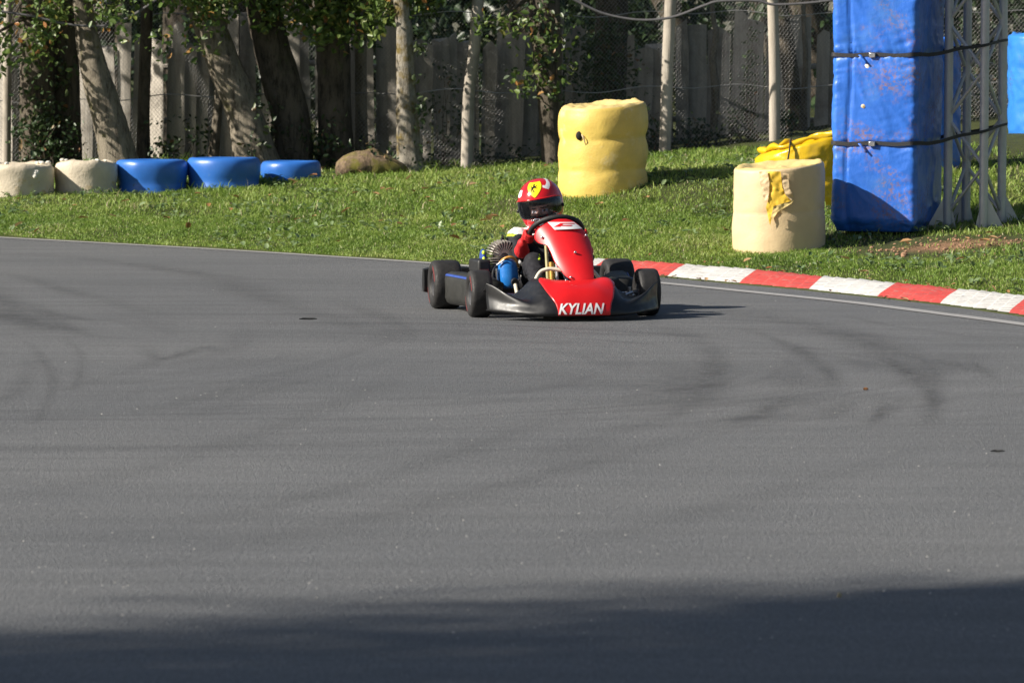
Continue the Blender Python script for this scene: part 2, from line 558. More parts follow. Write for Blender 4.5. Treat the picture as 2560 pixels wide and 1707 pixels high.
# kart and driver
M['red'] = simple('red_gloss', (0.68, 0.012, 0.016), 0.36, var=0.06, scale=12, coat=0.12)
M['red_nose'] = simple('red_nose_vinyl', (0.60, 0.010, 0.012), 0.32, var=0.05, scale=12)
M['white'] = simple('white_gloss', (0.80, 0.79, 0.80), 0.3, var=0.03)
M['black'] = simple('black_plastic', (0.008, 0.008, 0.009), 0.42, var=0.25, scale=40, dirt=((0.020, 0.019, 0.018), 0.62, 9))
M['pod'] = simple('scuffed_black_plastic', (0.022, 0.022, 0.02), 0.55, var=0.25, scale=25, dirt=((0.05, 0.05, 0.045), 0.62, 12))
M['tyre'] = simple('kart_tyre_rubber', (0.021, 0.020, 0.020), 0.62, var=0.25, scale=25, bump=0.25, spec=0.4)
M['tyre_red'] = simple('tyre_red_print', (0.14, 0.022, 0.022), 0.6)
M['rim'] = simple('dark_rim', (0.26, 0.26, 0.27), 0.38, 0.6)
M['steel'] = simple('steel', (0.5, 0.5, 0.52), 0.3, 0.9)
M['frame'] = simple('cream_tube', (0.68, 0.63, 0.5), 0.4)
M['column'] = simple('olive_tube', (0.33, 0.30, 0.14), 0.45)
M['brass'] = simple('brass', (0.55, 0.33, 0.08), 0.35, 0.7)
M['grip'] = simple('steering_grip', (0.016, 0.016, 0.017), 0.6, bump=0.2, scale=60)
M['fin'] = simple('cast_fins', (0.34, 0.31, 0.28), 0.5, 0.4, var=0.2, scale=40)
M['engine'] = simple('engine_black', (0.018, 0.018, 0.019), 0.5)
M['box_blue'] = simple('blue_can', (0.02, 0.17, 0.52), 0.28, var=0.08, dirt=((0.12, 0.12, 0.14), 0.66, 22))
M['hose'] = simple('orange_hose', (0.62, 0.30, 0.06), 0.45)
M['lime'] = simple('lime_print', (0.55, 0.75, 0.03), 0.5)
M['stripe'] = simple('blue_stripe', (0.03, 0.07, 0.30), 0.5)
M['suit'] = simple('black_suit', (0.017, 0.017, 0.021), 0.8, var=0.25, scale=50, bump=0.4, bscale=22, spec=0.25)
M['suit_white'] = simple('white_suit', (0.72, 0.71, 0.70), 0.8, var=0.05, bump=0.3, bscale=25)
M['glove'] = simple('red_glove', (0.60, 0.012, 0.016), 0.7, var=0.12, scale=40, bump=0.3, bscale=60)
M['skin'] = simple('skin', (0.62, 0.36, 0.26), 0.5, var=0.06)
M['hair'] = simple('dark_hair', (0.03, 0.02, 0.014), 0.6)
M['eye_white'] = simple('eye_white', (0.7, 0.68, 0.66), 0.3, var=0.02)
M['eye_dark'] = simple('eye_iris', (0.03, 0.02, 0.015), 0.2)
M['helmet_red'] = simple('helmet_red', (0.62, 0.010, 0.014), 0.16, var=0.04, scale=12, coat=0.6)
M['helmet_black'] = simple('helmet_black', (0.012, 0.012, 0.013), 0.25)
M['shield'] = simple('shield_yellow', (0.86, 0.66, 0.015), 0.3, var=0.04)
M['padding'] = simple('helmet_lining', (0.035, 0.035, 0.04), 0.9)


def visor_mat():
    t = NT('tinted_visor')
    tr = t.n('ShaderNodeBsdfTransparent'); tr.inputs[0].default_value = (0.72, 0.73, 0.80, 1)
    gl = t.n('ShaderNodeBsdfGlossy'); gl.inputs['Roughness'].default_value = 0.06; gl.inputs[0].default_value = (0.85, 0.9, 1, 1)
    fr = t.n('ShaderNodeFresnel'); fr.inputs[0].default_value = 1.5
    mx = t.n('ShaderNodeMixShader')
    t.l(fr.outputs[0], mx.inputs[0]); t.l(tr.outputs[0], mx.inputs[1]); t.l(gl.outputs[0], mx.inputs[2]); t.l(mx.outputs[0], t.out.inputs[0])
    return t.mat


M['visor'] = visor_mat()


def rubber_mark_mat():
    t = NT('laid_rubber')
    at = t.n('ShaderNodeAttribute', attribute_name='var')
    nz = t.ramp(t.noise(9, 6, 0.75, stretch=(1, 0.4, 1)), [(0.28, (0.15, 0.15, 0.15)), (0.7, (1, 1, 1))])
    t.set((0.055, 0.055, 0.058), 0.75, 0, 0.3)
    tr = t.n('ShaderNodeBsdfTransparent')
    mx = t.n('ShaderNodeMixShader')
    t.l(t.math('MULTIPLY', at.outputs['Fac'], nz), mx.inputs[0]); t.l(tr.outputs[0], mx.inputs[1]); t.l(t.b.outputs[0], mx.inputs[2]); t.l(mx.outputs[0], t.out.inputs[0])
    return t.mat


M['rubber_mark'] = rubber_mark_mat()

# ================================================================ SETTING
# far edge of the asphalt and inner edge of the grass, as curves y(x)
EA = np.array([PG(*p)[:2] for p in [(-700, 548), (-300, 575), (0, 592), (272, 607), (544, 622), (816, 639), (1088, 657), (1380, 676), (1560, 687), (1664, 694), (1845, 711), (2018, 726.5), (2189, 744.5), (2347, 762), (2518, 786), (2800, 830), (3100, 890)]])
EA = np.vstack([[-60, 105], [-14, 52.5], EA, [EA[-1][0] + 4, EA[-1][1] - 7], [60, -40]])
EB = np.array([PG(*p)[:2] for p in [(1400, 655), (1480, 657), (1570, 661), (1725, 672), (1901, 686), (2069, 703), (2252, 720), (2406, 735), (2560, 749), (2840, 784), (3140, 826)]])


def smooth_interp(tab):
    xs = np.linspace(tab[0, 0], tab[-1, 0], 6000)
    ys = np.interp(xs, tab[:, 0], tab[:, 1])
    return xs, ys


def y_ea(x): return np.interp(x, EA[:, 0], EA[:, 1])


KERB_X0, KERB_X1 = EB[0, 0], EB[-1, 0]


def y_grass(x):
    x = np.asarray(x, float)
    b = np.interp(x, EB[:, 0], EB[:, 1])
    w = np.clip((x - (KERB_X0 - 0.5)) / 0.5, 0, 1) * np.clip((KERB_X1 + 3 - x) / 3, 0, 1)
    return y_ea(x) * (1 - w) + np.maximum(b, y_ea(x)) * w


CTRL = [(0, 497, 44.3), (300, 488, 44.5), (470, 480, 44.7), (650, 471, 45.0), (800, 458, 45.2), (0, 440, 47), (300, 425, 47), (650, 420, 47), (840, 425, 48), (1000, 441, 46.3), (1167, 424, 47.9),
        (1400, 470, 39.6), (1510, 462, 39.6), (1640, 425, 40.2), (1665, 372, 47.9), (1785, 350, 47.9), (1937, 335, 47.9), (2060, 330, 47.9), (1800, 632, 36.1), (1950, 632, 36.1), (2080, 592, 36.4),
        (2200, 588, 36.5), (2440, 584, 36.5), (2560, 570, 36.5), (2540, 330, 42.5), (2700, 330, 42.5), (2700, 560, 36.5), (1900, 420, 40), (900, 560, 40.5), (300, 555, 42.2), (1250, 560, 39.2), (1300, 470, 43)]
cp = np.array([P(*c) for c in CTRL])
for x in np.linspace(-8, 7, 24):
    cp = np.vstack([cp, [x, float(y_grass(x)), 0.02]])
_c = cp[:, :2]
_A = np.zeros((len(cp) + 3,) * 2)
_A[:-3, :-3] = np.linalg.norm(_c[:, None] - _c[None], axis=2) + np.eye(len(cp)) * -0.25
_A[:-3, -3:] = np.c_[np.ones(len(cp)), _c]
_A[-3:, :-3] = _A[:-3, -3:].T
_w = np.linalg.solve(_A, np.r_[cp[:, 2], 0, 0, 0])


def terr(x, y):
    x, y = np.broadcast_arrays(np.asarray(x, float), np.asarray(y, float))
    xc, yc = np.clip(x, -8, 6), np.minimum(y, 48.2)
    yg = y_grass(x)
    yc = np.maximum(yc, np.minimum(yg, 48.2))
    sh = x.shape
    q = np.stack([xc.ravel(), yc.ravel()], 1)
    z = np.zeros(len(q))
    for i in range(0, len(q), 20000):
        k = q[i:i + 20000]
        z[i:i + 20000] = np.linalg.norm(k[:, None] - _c[None], axis=2) @ _w[:-3] + _w[-3] + k @ _w[-2:]
    z = z.reshape(sh)
    s = np.clip((y - yg) / 0.9, 0, 1)
    z = np.clip(z, 0.0, 1.0) * s * s * (3 - 2 * s) + 0.006
    z = z + vnoise(np.stack([x * 1.7, y * 1.7, x * 0], -1), 3) * 0.03 * s
    inside = y < y_ea(x) - 0.02
    return np.where(inside, -0.07, z)


# ground: one sheet to the horizon
gx = np.r_[[-600, -300, -150, -80, -45, -28, -20, -15, -12], np.linspace(-10, 8.5, 150), [10, 12, 15, 20, 28, 45, 80, 150, 300, 600]]
gs = np.r_[[-400, -150, -60, -25, -10, -3, -1, -0.3, -0.03, 0.0], np.linspace(0.1, 15, 110), [17, 20, 25, 35, 60, 120, 300, 700]]
X = np.repeat(gx[:, None], len(gs), 1)
Y = y_ea(X) + gs[None, :]
G = np.stack([X, Y, terr(X, Y)], -1)
g = MB().grid(G).build('ground', M['ground'], sharp=None)
tag(g, kind='structure')

# asphalt
ax = np.r_[[-60, -40, -25, -16], np.linspace(-12, 12, 160), [16, 25, 40, 60]]
G = np.stack([np.stack([ax, np.minimum(-25 + 0 * ax, y_ea(ax) - 5), 0 * ax], -1), np.stack([ax, y_ea(ax), 0 * ax], -1)], 1)
tag(MB().grid(G).build('asphalt_track', M['asphalt'], smooth=False), kind='structure')

# worn white edge line
WL = np.array([PG(*p)[:2] for p in [(-700, 551.5), (-300, 578), (0, 594.5), (272, 609.5), (544, 624.5), (816, 641.5), (1088, 659.5), (1400, 685.5), (1649, 708), (1890, 732), (2131, 757), (2345, 784), (2560, 812), (2800, 850), (3100, 915)]])
wl = crom(WL, 10)
tn = np.gradient(wl, axis=0); tn /= np.linalg.norm(tn, axis=1)[:, None]
nn = np.stack([-tn[:, 1], tn[:, 0]], 1)
hw = 0.052 + 0.006 * vnoise(np.c_[wl * 5, wl[:, :1] * 0], 2)
G = np.stack([np.c_[wl - nn * hw[:, None], 0 * hw + 0.004], np.c_[wl + nn * hw[:, None], 0 * hw + 0.004]], 1)
tag(MB().grid(G).build('edge_line', M['line'], smooth=False), kind='structure')

# kerb: red and white blocks with shallow ribs
KB = [((1330, 672), (1380, 650)), ((1470, 681), (1525, 658)), ((1664, 694), (1725, 672)), ((1845, 711), (1901, 686)), ((2018, 726.5), (2069, 703)), ((2189, 744.5), (2252, 720)), ((2347, 762), (2406, 735)), ((2518, 786), (2580, 751)), ((2690, 811), (2750, 773)), ((2870, 843), (2930, 797))]
mb = MB()
for i in range(len(KB) - 1):
    f0, b0, f1, b1 = [PG(*q)[:2] for q in (KB[i][0], KB[i][1], KB[i + 1][0], KB[i + 1][1])]
    n_, k_ = 49, 7
    rows = []
    for a in range(n_):
        t = a / (n_ - 1)
        t = 0.003 + t * 0.994
        f_, b_ = f0 * (1 - t) + f1 * t, b0 * (1 - t) + b1 * t
        ph = (t * 6) % 1
        rib = 0.007 * (1 - ph)
        row = []
        for c in range(k_):
            u = c / (k_ - 1)
            wob = 0.005 * vnoise(np.array([[f_[0] * 9, c * 0.7, i]]))[0]
            p = f_ * (1 - u) + b_ * u
            z = [0.001, 0.010, 0.018, 0.026, 0.033, 0.038, 0.0][c] + (rib if 0 < c < 6 else 0) + wob * (0 < c < 6)
            row.append((p[0], p[1] + wob * (c == 0), z))
        rows.append(row)
    mb.grid(np.array(rows), m=i % 2)
o = mb.build('kerb', [M['kerb_white'], M['kerb_red']], sharp=30)
tag(o, kind='structure')

# grass: blades as one mesh
DIRT = np.array([2.95, 35.5])


def dirt_mask(x, y):
    d = np.hypot((x - DIRT[0]) / 1.05, (y - DIRT[1]) / 0.85) + 0.35 * vnoise(np.stack([x * 4, y * 4, 0 * x], -1), 3)
    return np.clip((1.0 - d) / 0.35, 0, 1)


def blades(n, x0, x1, s0, s1, hmin, hmax, wid):
    x = RNG.uniform(x0, x1, n)
    s = s0 + (s1 - s0) * RNG.random(n)
    y = y_grass(x) + s
    cl = vnoise(np.stack([x * 2.3, y * 1.6, 0 * x], -1), 3)
    keep = (RNG.random(n) < 0.62 + 0.6 * cl) & (RNG.random(n) > dirt_mask(x, y) * 0.97) & (y < 50)
    keep &= (s > 0.02 + 0.14 * vnoise(np.stack([x * 7, 0 * x, 0 * x], -1), 2))
    x, y, s, cl = x[keep], y[keep], s[keep], cl[keep]
    n = len(x)
    z = terr(x, y)
    h = 0.72 * RNG.uniform(hmin, hmax, n) * (0.7 + 0.65 * np.clip(cl + 0.3, 0, 1.2)) * np.clip(0.55 + s * 0.5, 0.5, 1)
    a = RNG.uniform(0, 2 * np.pi, n)
    lean = RNG.uniform(0.2, 1.3, n) * h
    la = RNG.uniform(0, 2 * np.pi, n)
    w = wid * RNG.uniform(0.6, 1.4, n)
    dx, dy = np.cos(a) * w / 2, np.sin(a) * w / 2
    lx, ly = np.cos(la) * lean, np.sin(la) * lean
    V = np.empty((n, 5, 3))
    V[:, 0] = np.stack([x - dx, y - dy, z - 0.01], 1)
    V[:, 1] = np.stack([x + dx, y + dy, z - 0.01], 1)
    V[:, 2] = np.stack([x + dx * .8 + lx * .35, y + dy * .8 + ly * .35, z + h * 0.6], 1)
    V[:, 3] = np.stack([x - dx * .8 + lx * .35, y - dy * .8 + ly * .35, z + h * 0.6], 1)
    V[:, 4] = np.stack([x + lx, y + ly, z + h * 0.95], 1)
    var = np.clip(0.47 + 0.34 * vnoise(np.stack([x * 1.1, y * 0.6, 0 * x + 5], -1), 3) + 0.22 * vnoise(np.stack([x * 6, y * 4, 0 * x + 2], -1), 2) + RNG.normal(0, 0.13, n), 0, 1)
    dry = vnoise(np.stack([x * 1.6 + 9, y * 0.9, 0 * x + 8], -1), 3)
    var = np.where(RNG.random(n) < 0.02 + 0.5 * np.clip(dry - 0.30, 0, 1), 1.0, np.minimum(var, 0.92))
    return V, np.repeat(var, 5)


Vs, As = [], []
for args in ((420000, -4.9, 4.9, 0, 9.5, 0.02, 0.055, 0.0065), (170000, -4.9, 4.9, 0, 3.0, 0.015, 0.04, 0.006), (60000, -4.9, 4.9, 5, 12, 0.03, 0.08, 0.010), (60000, -9.5, -4.9, 0, 9, 0.03, 0.08, 0.012), (50000, 4.9, 8.5, 0, 12, 0.03, 0.08, 0.012), (5000, -4.9, 4.9, 3, 9.5, 0.09, 0.15, 0.010)):
    v, a = blades(*args); Vs.append(v); As.append(a)
V = np.concatenate(Vs).reshape(-1, 3); A = np.concatenate(As)
nb = len(V) // 5
b5 = np.arange(nb)[:, None] * 5
F = np.concatenate([b5 + np.array([[0, 1, 2, 3]]), b5 + np.array([[3, 2, 4, 4]])])
Ft = np.concatenate([b5 + np.array([[0, 1, 2]]), b5 + np.array([[0, 2, 3]]), b5 + np.array([[3, 2, 4]])])
o = np_mesh('grass', V, Ft, M['grass'], attrs={'var': A})
tag(o, 'short green grass on the bank beside the track', 'grass', kind='stuff')


# ---------------------------------------------------------------- leaves
def leaf_geo(C, size, flat=0.0, rng=RNG):
    """C (n,3) centres -> oval leaves folded along the midrib"""
    n = len(C)
    size = np.broadcast_to(size, (n,)) * rng.uniform(0.6, 1.3, n)
    d = rng.normal(size=(n, 3)); d[:, 2] *= (1 - flat); d[:, 2] -= 0.25 * (1 - flat); d /= np.linalg.norm(d, axis=1)[:, None]
    u = rng.normal(size=(n, 3)) * (1 - flat * 0.8) + np.array([0, 0, 0.8 + 2 * flat]); w = np.cross(d, u); w /= np.linalg.norm(w, axis=1)[:, None] + 1e-9
    nrm = np.cross(w, d)
    S = size[:, None]
    V = np.empty((n, 6, 3))
    V[:, 0] = C - d * S * 0.5
    V[:, 1] = C - d * S * 0.15 + w * S * 0.27 + nrm * S * 0.08
    V[:, 2] = C + d * S * 0.22 + w * S * 0.24 + nrm * S * 0.06
    V[:, 3] = C + d * S * 0.5 - nrm * S * 0.1
    V[:, 4] = C + d * S * 0.22 - w * S * 0.24 + nrm * S * 0.06
    V[:, 5] = C - d * S * 0.15 - w * S * 0.27 + nrm * S * 0.08
    i = np.arange(n)[:, None] * 6
    F = np.concatenate([i + np.array([[0, 1, 2, 3]]), i + np.array([[0, 3, 4, 5]])])
    return V.reshape(-1, 3), F


def leaves(name, C, size, mat_, parent=None, base=0.45, flat=0.0, off=None):
    C = np.asarray(C)
    if off is not None: C = C - np.asarray(off)
    V, F = leaf_geo(C, size, flat)
    var = np.clip(base + 0.28 * vnoise(C * 1.8, 2) + RNG.normal(0, 0.16, len(C)), 0, 0.86)
    var = np.where(RNG.random(len(C)) < 0.05, RNG.uniform(0.9, 1, len(C)), var)
    return np_mesh(name, V, F, mat_, parent, {'var': np.repeat(var, 6)})


def clusters(cent, per, spread):
    cent = np.asarray(cent)
    k = len(cent)
    return (cent[:, None] + RNG.normal(size=(k, per, 3)) * np.broadcast_to(spread, (3,))).reshape(-1, 3)


# broad-leaved weeds among the grass
n = 700
x = RNG.uniform(-4.9, 4.9, n); y = y_grass(x) + RNG.uniform(0.1, 9, n)
k_ = (vnoise(np.stack([x * 1.2, y * .7, 0 * x + 4], -1), 2) > -0.05) & (dirt_mask(x, y) < .3)
c_ = np.stack([x, y, terr(x, y) + 0.035], -1)[k_]
C = clusters(c_, 6, (0.045, 0.045, 0.012))
V, F = leaf_geo(C, 0.05, 0.6)
o = np_mesh('weeds', V, F, leaf_mat('weed_leaf', [(0, (0.10, 0.17, 0.06)), (1, (0.26, 0.34, 0.16))]), attrs={'var': np.repeat(RNG.random(len(C)), 6)})
tag(o, 'small pale broad-leaved weeds scattered through the grass', 'weeds', kind='stuff')

# fallen leaves on the grass and a few on the kerb
n = 150
x = RNG.uniform(-4.8, 4.8, n); s = RNG.uniform(0.1, 9, n) ** 1.0
y = y_grass(x) + s
C = np.stack([x, y, terr(x, y) + 0.045], -1)
x2 = RNG.uniform(0.9, 4.4, 60); y2 = y_grass(x2) - RNG.uniform(-0.15, 1.3, 60) ** 1
y2 = np.where(RNG.random(60) < 0.6, y_ea(x2) - RNG.uniform(-0.03, 0.10, 60), y2)
C2 = np.stack([x2, y2, np.where(y2 > y_ea(x2) + .15, 0.085, 0.018)], -1)
V, F = leaf_geo(np.vstack([C, C2]), np.r_[np.full(n, 0.075), np.full(60, 0.04)], 0.8)
o = np_mesh('fallen_leaves', V, F, M['litter'], attrs={'var': np.repeat(RNG.random(n + 60), 6)})
tag(o, 'dry brown leaves fallen over the grass bank and kerb', 'fallen leaves', kind='stuff')
# clods of bare earth in front of the truss
mb = MB()
for i in range(260):
    x, y = DIRT[0] + RNG.normal() * 0.5, DIRT[1] + RNG.normal() * 0.36
    if x > 4.5: continue
    r = RNG.uniform(0.003, 0.012) * (1.9 if i % 19 == 0 else 1)
    mb.ell((x, y, float(terr(x, y)) + r * 0.3), (r * RNG.uniform(.8, 1.5), r, r * 0.75), 7, 5, Euler((0, 0, RNG.uniform(0, 3))).to_matrix())
o = mb.build('earth_clods', simple('earth_clod', (0.30, 0.17, 0.10), 0.9, var=0.3, scale=12))
tag(o, 'loose brown earth clods on the bare patch below the metal truss', 'earth clods', kind='stuff')

# rubber laid by tyres through the bend
RM = [(0, 560, 2.138, [((130, 620), (215, 700), (280, 830), (265, 920), (225, 1010), (180, 1070)), .05, .55], [((330, 600), (430, 690), (432, 780), (400, 870), (320, 890)), .045, .4], [((-60, 255), (150, 290), (300, 340), (600, 420), (900, 500)), .16, .4],
       [((-30, 320), (60, 480), (220, 545), (400, 572)), .22, .75], [((180, 450), (450, 510), (640, 515)), .10, .45], [((-60, 380), (200, 450), (420, 580), (700, 620)), .14, .35], [((770, 640), (830, 715), (930, 712), (1100, 655), (1160, 690)), .09, .45],
       [((700, 210), (1150, 290), (1350, 370), (1750, 500), (2050, 600)), .30, .45], [((1750, 400), (2000, 480), (2140, 550), (2140, 640)), .14, .4], [((-40, 970), (100, 880), (200, 690)), .10, .35], [((300, 900), (700, 780), (1000, 690), (1300, 660)), .12, .25],
       [((0, 150), (500, 190), (1200, 280), (2000, 330)), .25, .3], [((700, 1010), (1000, 950), (1250, 880), (1700, 760)), .16, .3], [((1000, 1040), (1400, 900), (1800, 800)), .12, .25]),
      (1500, 640, 2.219, [((700, 300), (1200, 390), (1500, 480), (1700, 600), (1800, 715)), .26, .6], [((250, 360), (560, 480), (640, 600), (600, 730), (460, 850), (250, 950)), .16, .55], [((800, 400), (1060, 500), (1190, 580), (1290, 680), (1290, 760)), .09, .7],
       [((1560, 560), (1700, 640), (1780, 720), (1855, 810), (1810, 960)), .09, .65], [((1830, 580), (1862, 750), (1800, 910)), .10, .4], [((2030, 560), (2130, 640), (2210, 690)), .06, .5], [((1350, 330), (1700, 400), (2400, 470)), .06, .35],
       [((1560, 760), (1550, 870), (1490, 940)), .06, .5], [((1020, 780), (880, 880), (700, 930)), .12, .55], [((1380, 800), (1330, 850), (1230, 910)), .12, .45], [((1760, 560), (2000, 610), (2150, 650)), .12, .4], [((900, 600), (1100, 700), (1080, 800), (900, 900), (760, 960)), .25, .35],
       [((300, 560), (500, 640), (420, 740), (150, 860)), .35, .4], [((1700, 780), (1600, 860), (1500, 930)), .10, .45], [((-500, 640), (0, 700), (350, 760), (500, 840)), .5, .3], [((300, 900), (0, 1010), (-300, 1130)), .2, .3]),
      (0, 0, 1.0, [((1900, 1040), (1500, 1150), (900, 1300), (300, 1420)), .22, .3], [((1500, 1000), (1000, 1180), (400, 1330)), .16, .28], [((2300, 1120), (1900, 1240), (1300, 1400)), .18, .22], [((1100, 900), (600, 1100), (0, 1260)), .18, .25])]
Vm, Fm, Am = [], [], []
mi = 0
for ox, oy, sc, *ms in RM:
    for pl, wd, al in ms:
        c = crom([PG(ox + a / sc, oy + b / sc)[:2] for a, b in pl], 14)
        t_ = np.gradient(c, axis=0); t_ /= np.linalg.norm(t_, axis=1)[:, None]
        n_ = np.stack([-t_[:, 1], t_[:, 0]], 1)
        k = len(c)
        e = np.sin(np.linspace(0.05, np.pi - .05, k)) ** 0.6 * (0.75 + 0.35 * vnoise(np.c_[c * 1.5, np.full(k, mi)], 2))
        o_ = sum(len(v) for v in Vm)
        us = np.linspace(-1, 1, 9)
        w_ = wd * (1.0 + 0.35 * vnoise(np.c_[c * .9, np.full(k, mi + 3.)], 2))
        g_ = np.stack([np.c_[c + n_ * (u * w_)[:, None], np.full(k, 0.0012 + 0.00004 * mi)] for u in us], 1)
        Vm.append(g_.reshape(-1, 3))
        Am.append((e[:, None] * (0.62 * al * np.exp(-(us * 2.0) ** 2) * (1 - us ** 8))[None]).reshape(-1))
        i_, j_ = np.meshgrid(np.arange(k - 1), np.arange(8), indexing='ij')
        b_ = (i_ * 9 + j_).reshape(-1, 1)
        Fm.append(o_ + b_ + np.array([[0, 1, 10, 9]]))
        mi += 1
o = np_mesh('tyre_marks', np.vstack(Vm), np.vstack(Fm), M['rubber_mark'], attrs={'var': np.concatenate(Am)})
tag(o, 'faint dark rubber marks swept round the bend on the asphalt', 'tyre marks', kind='stuff')

# loose grit on the asphalt
mb = MB()
for i in range(330):
    px, py = RNG.uniform(-150, 2700), 690 + 930 * RNG.random() ** 0.7
    c = PG(px, py)
    if c[1] > float(y_ea(c[0])) - 0.4: continue
    r = RNG.uniform(0.0010, 0.0024)
    mb.ell((c[0], c[1], r * .5), (r * RNG.uniform(.8, 1.8), r, r * .7), 6, 4)
o = mb.build('loose_grit', simple('pale_grit', (0.5, 0.48, 0.44), 0.7, var=0.35, scale=3))
tag(o, 'pale specks of loose grit strewn over the asphalt', 'grit', kind='stuff')

# scraps on the asphalt
mscrap = simple('rubber_scrap', (0.02, 0.02, 0.02), 0.8)


def scrap(px, py, ln, wd, rz, label, mat_, name, cat, wav=0.3):
    c = PG(px, py)
    pts = [(t * ln - ln / 2, math.sin(t * 5) * wd * wav * 2, 0.004 + 0.002 * math.sin(t * 6) ** 2) for t in np.linspace(0, 1, 9)]
    o = MB().tube(pts, [wd * .2 + wd * .5 * math.sin(math.pi * i / 8) for i in range(9)], 8, squash=0.35).build(name, mat_)
    o.location = c; o.rotation_euler = (0, 0, rz)
    tag(o, label, cat)


scrap(770, 799, 0.10, 0.009, 0.25, 'thin black rubber shred lying on the track left of the kart', mscrap, 'rubber_shred', 'rubber shred')
scrap(2494, 1130, 0.055, 0.007, 0.1, 'dark rubber shred on the asphalt near the right border of the track', mscrap, 'rubber_shred', 'rubber shred')
scrap(2164, 975, 0.022, 0.012, 0.2, 'tiny orange leaf alone on the asphalt right of the kart', M['litter'], 'dry_leaf', 'leaf', 0.1)
scrap(2099, 1492, 0.014, 0.016, 0.9, 'small tan pebble at the border of the foreground shade', simple('tan_pebble', (0.4, 0.33, 0.2), 0.8), 'pebble', 'pebble', 0.05)

# ================================================================ TREES, FENCES, WOODS
def trunk_mesh(name, pts, rad, mat_, parent, off, n=22, rough=0.10, flare=0.35):
    """pts world; smooth tapered trunk with lumpy bark and root flare"""
    cr = crom(np.c_[np.asarray(pts), np.asarray(rad)], 10)
    p, r = cr[:, :3], cr[:, 3]
    pp, fr = frames(p)
    A = np.linspace(0, 2 * np.pi, n, endpoint=False)
    rows = []
    h0 = p[0][2]
    for q, (a, b), rr in zip(pp, fr, r):
        ring = np.array(q)[None] + np.cos(A)[:, None] * np.array(a) * rr + np.sin(A)[:, None] * np.array(b) * rr
        ctr = np.array(q)[None]
        k = 1 + rough * vnoise(np.c_[ring[:, :2] * 9, ring[:, 2:] * 2.2], 3) + 0.5 * rough * vnoise(ring * 26, 2)
        f = math.exp(-max(0, q.z - h0) / 0.22)
        k = k + flare * f * (0.7 + 0.5 * np.cos(A * 4 + h0 * 40))
        rows.append(ctr + (ring - ctr) * k[:, None] - np.asarray(off))
    return MB().grid(np.array(rows), closed=True).build(name, mat_, parent, sharp=None)


def branch_bits(mb, a, b, r0, r1, off, bend=0.15):
    a, b = np.asarray(a) - off, np.asarray(b) - off
    m = (a + b) / 2 + RNG.normal(size=3) * bend * np.linalg.norm(b - a) * 0.5
    q = crom([a, m, b], 4)
    mb.tube(q, np.linspace(r0, r1, len(q)), 6)


def make_tree(name, pix, D, rpx, mat_, label, group, low=(), crown=True, height=6.0, leafn=420, ivy=None, cat='tree', rtop=0.10):
    pts = [P(a, b, D) for a, b in pix]
    pts[0] = pts[0] - np.array([0, 0, 0.06])
    zb = float(terr(pts[0][0], D))
    pts[0][2] = min(pts[0][2], zb - 0.05)
    d = pts[-1] - pts[-2]; d /= np.linalg.norm(d)
    top = pts[-1]
    ext = []
    for k in (0.33, 0.66, 1.0):
        hh = (height - top[2]) * k
        ext.append(top + np.array([d[0] / max(d[2], .5) * hh * 0.45, RNG.normal() * 0.12, hh]))
    rad = [r / FPX * D for r in rpx] + [max(rtop, rpx[-1] / FPX * D * 0.85), rtop * 0.9, rtop * 0.5]
    base = pts[0].copy()
    root = empty(name, base)
    tag(root, label, cat, group)
    trunk_mesh('trunk', pts + ext, rad, mat_, root, base)
    cents = []
    if crown:
        cc = ext[1] + np.array([0, 0.3, 0.3])
        k = leafn
        q = RNG.normal(size=(k, 3)); q /= np.linalg.norm(q, axis=1)[:, None]
        q = q * (RNG.random(k) ** 0.4)[:, None] * np.array([1.5, 1.1, 1.7])
        q = q[vnoise(q * 1.3 + base, 2) > -0.12]
        cents.append(cc + q)
        nb_ = 0
        for _ in range(5):
            s_ = ext[int(RNG.integers(0, 3))] * 0.5 + ext[0] * 0.5
            mb = MB(); branch_bits(mb, s_, cc + RNG.normal(size=3) * np.array([.9, .6, .8]), 0.05, 0.012, base); mb.build('branch', mat_, root)
        for c in low[:: max(1, len(low) // 9)] if len(low) else []:
            zz = np.clip(c[2] + 0.35, pts[0][2] + 0.4, top[2] + 1)
            al = np.array([p[2] for p in pts + ext])
            tx = np.interp(zz, al, [p[0] for p in pts + ext]); ty = np.interp(zz, al, [p[1] for p in pts + ext])
            mb = MB(); branch_bits(mb, (tx, ty, zz), c, 0.018, 0.004, base); mb.build('branch', mat_, root)
        C = clusters(cents[0], 11, 0.13)
        sz = np.full(len(C), 0.115)
        if len(low):
            C2 = clusters(low, 13, (0.085, 0.085, 0.065)); C = np.vstack([C, C2]); sz = np.r_[sz, np.full(len(C2), 0.066)]
        leaves('crown', C, sz, M['leaf'], root, 0.5, off=base)
    if ivy is not None:
        leaves('ivy', ivy, 0.055, M['ivy'], root, 0.55, off=base)
    return root


# low leaf sprays seen along the top of the picture: (pixel x, lower boundary y)
BND = np.array([(-200, 130), (0, 120), (70, 150), (120, 110), (170, 40), (240, 55), (300, 95), (340, 120), (400, 90), (480, 130), (530, 100), (600, 90), (680, 70), (760, 95), (840, 105), (900, 95), (960, 120), (1000, 95), (1040, 70), (1080, 20), (1130, 5)], float)


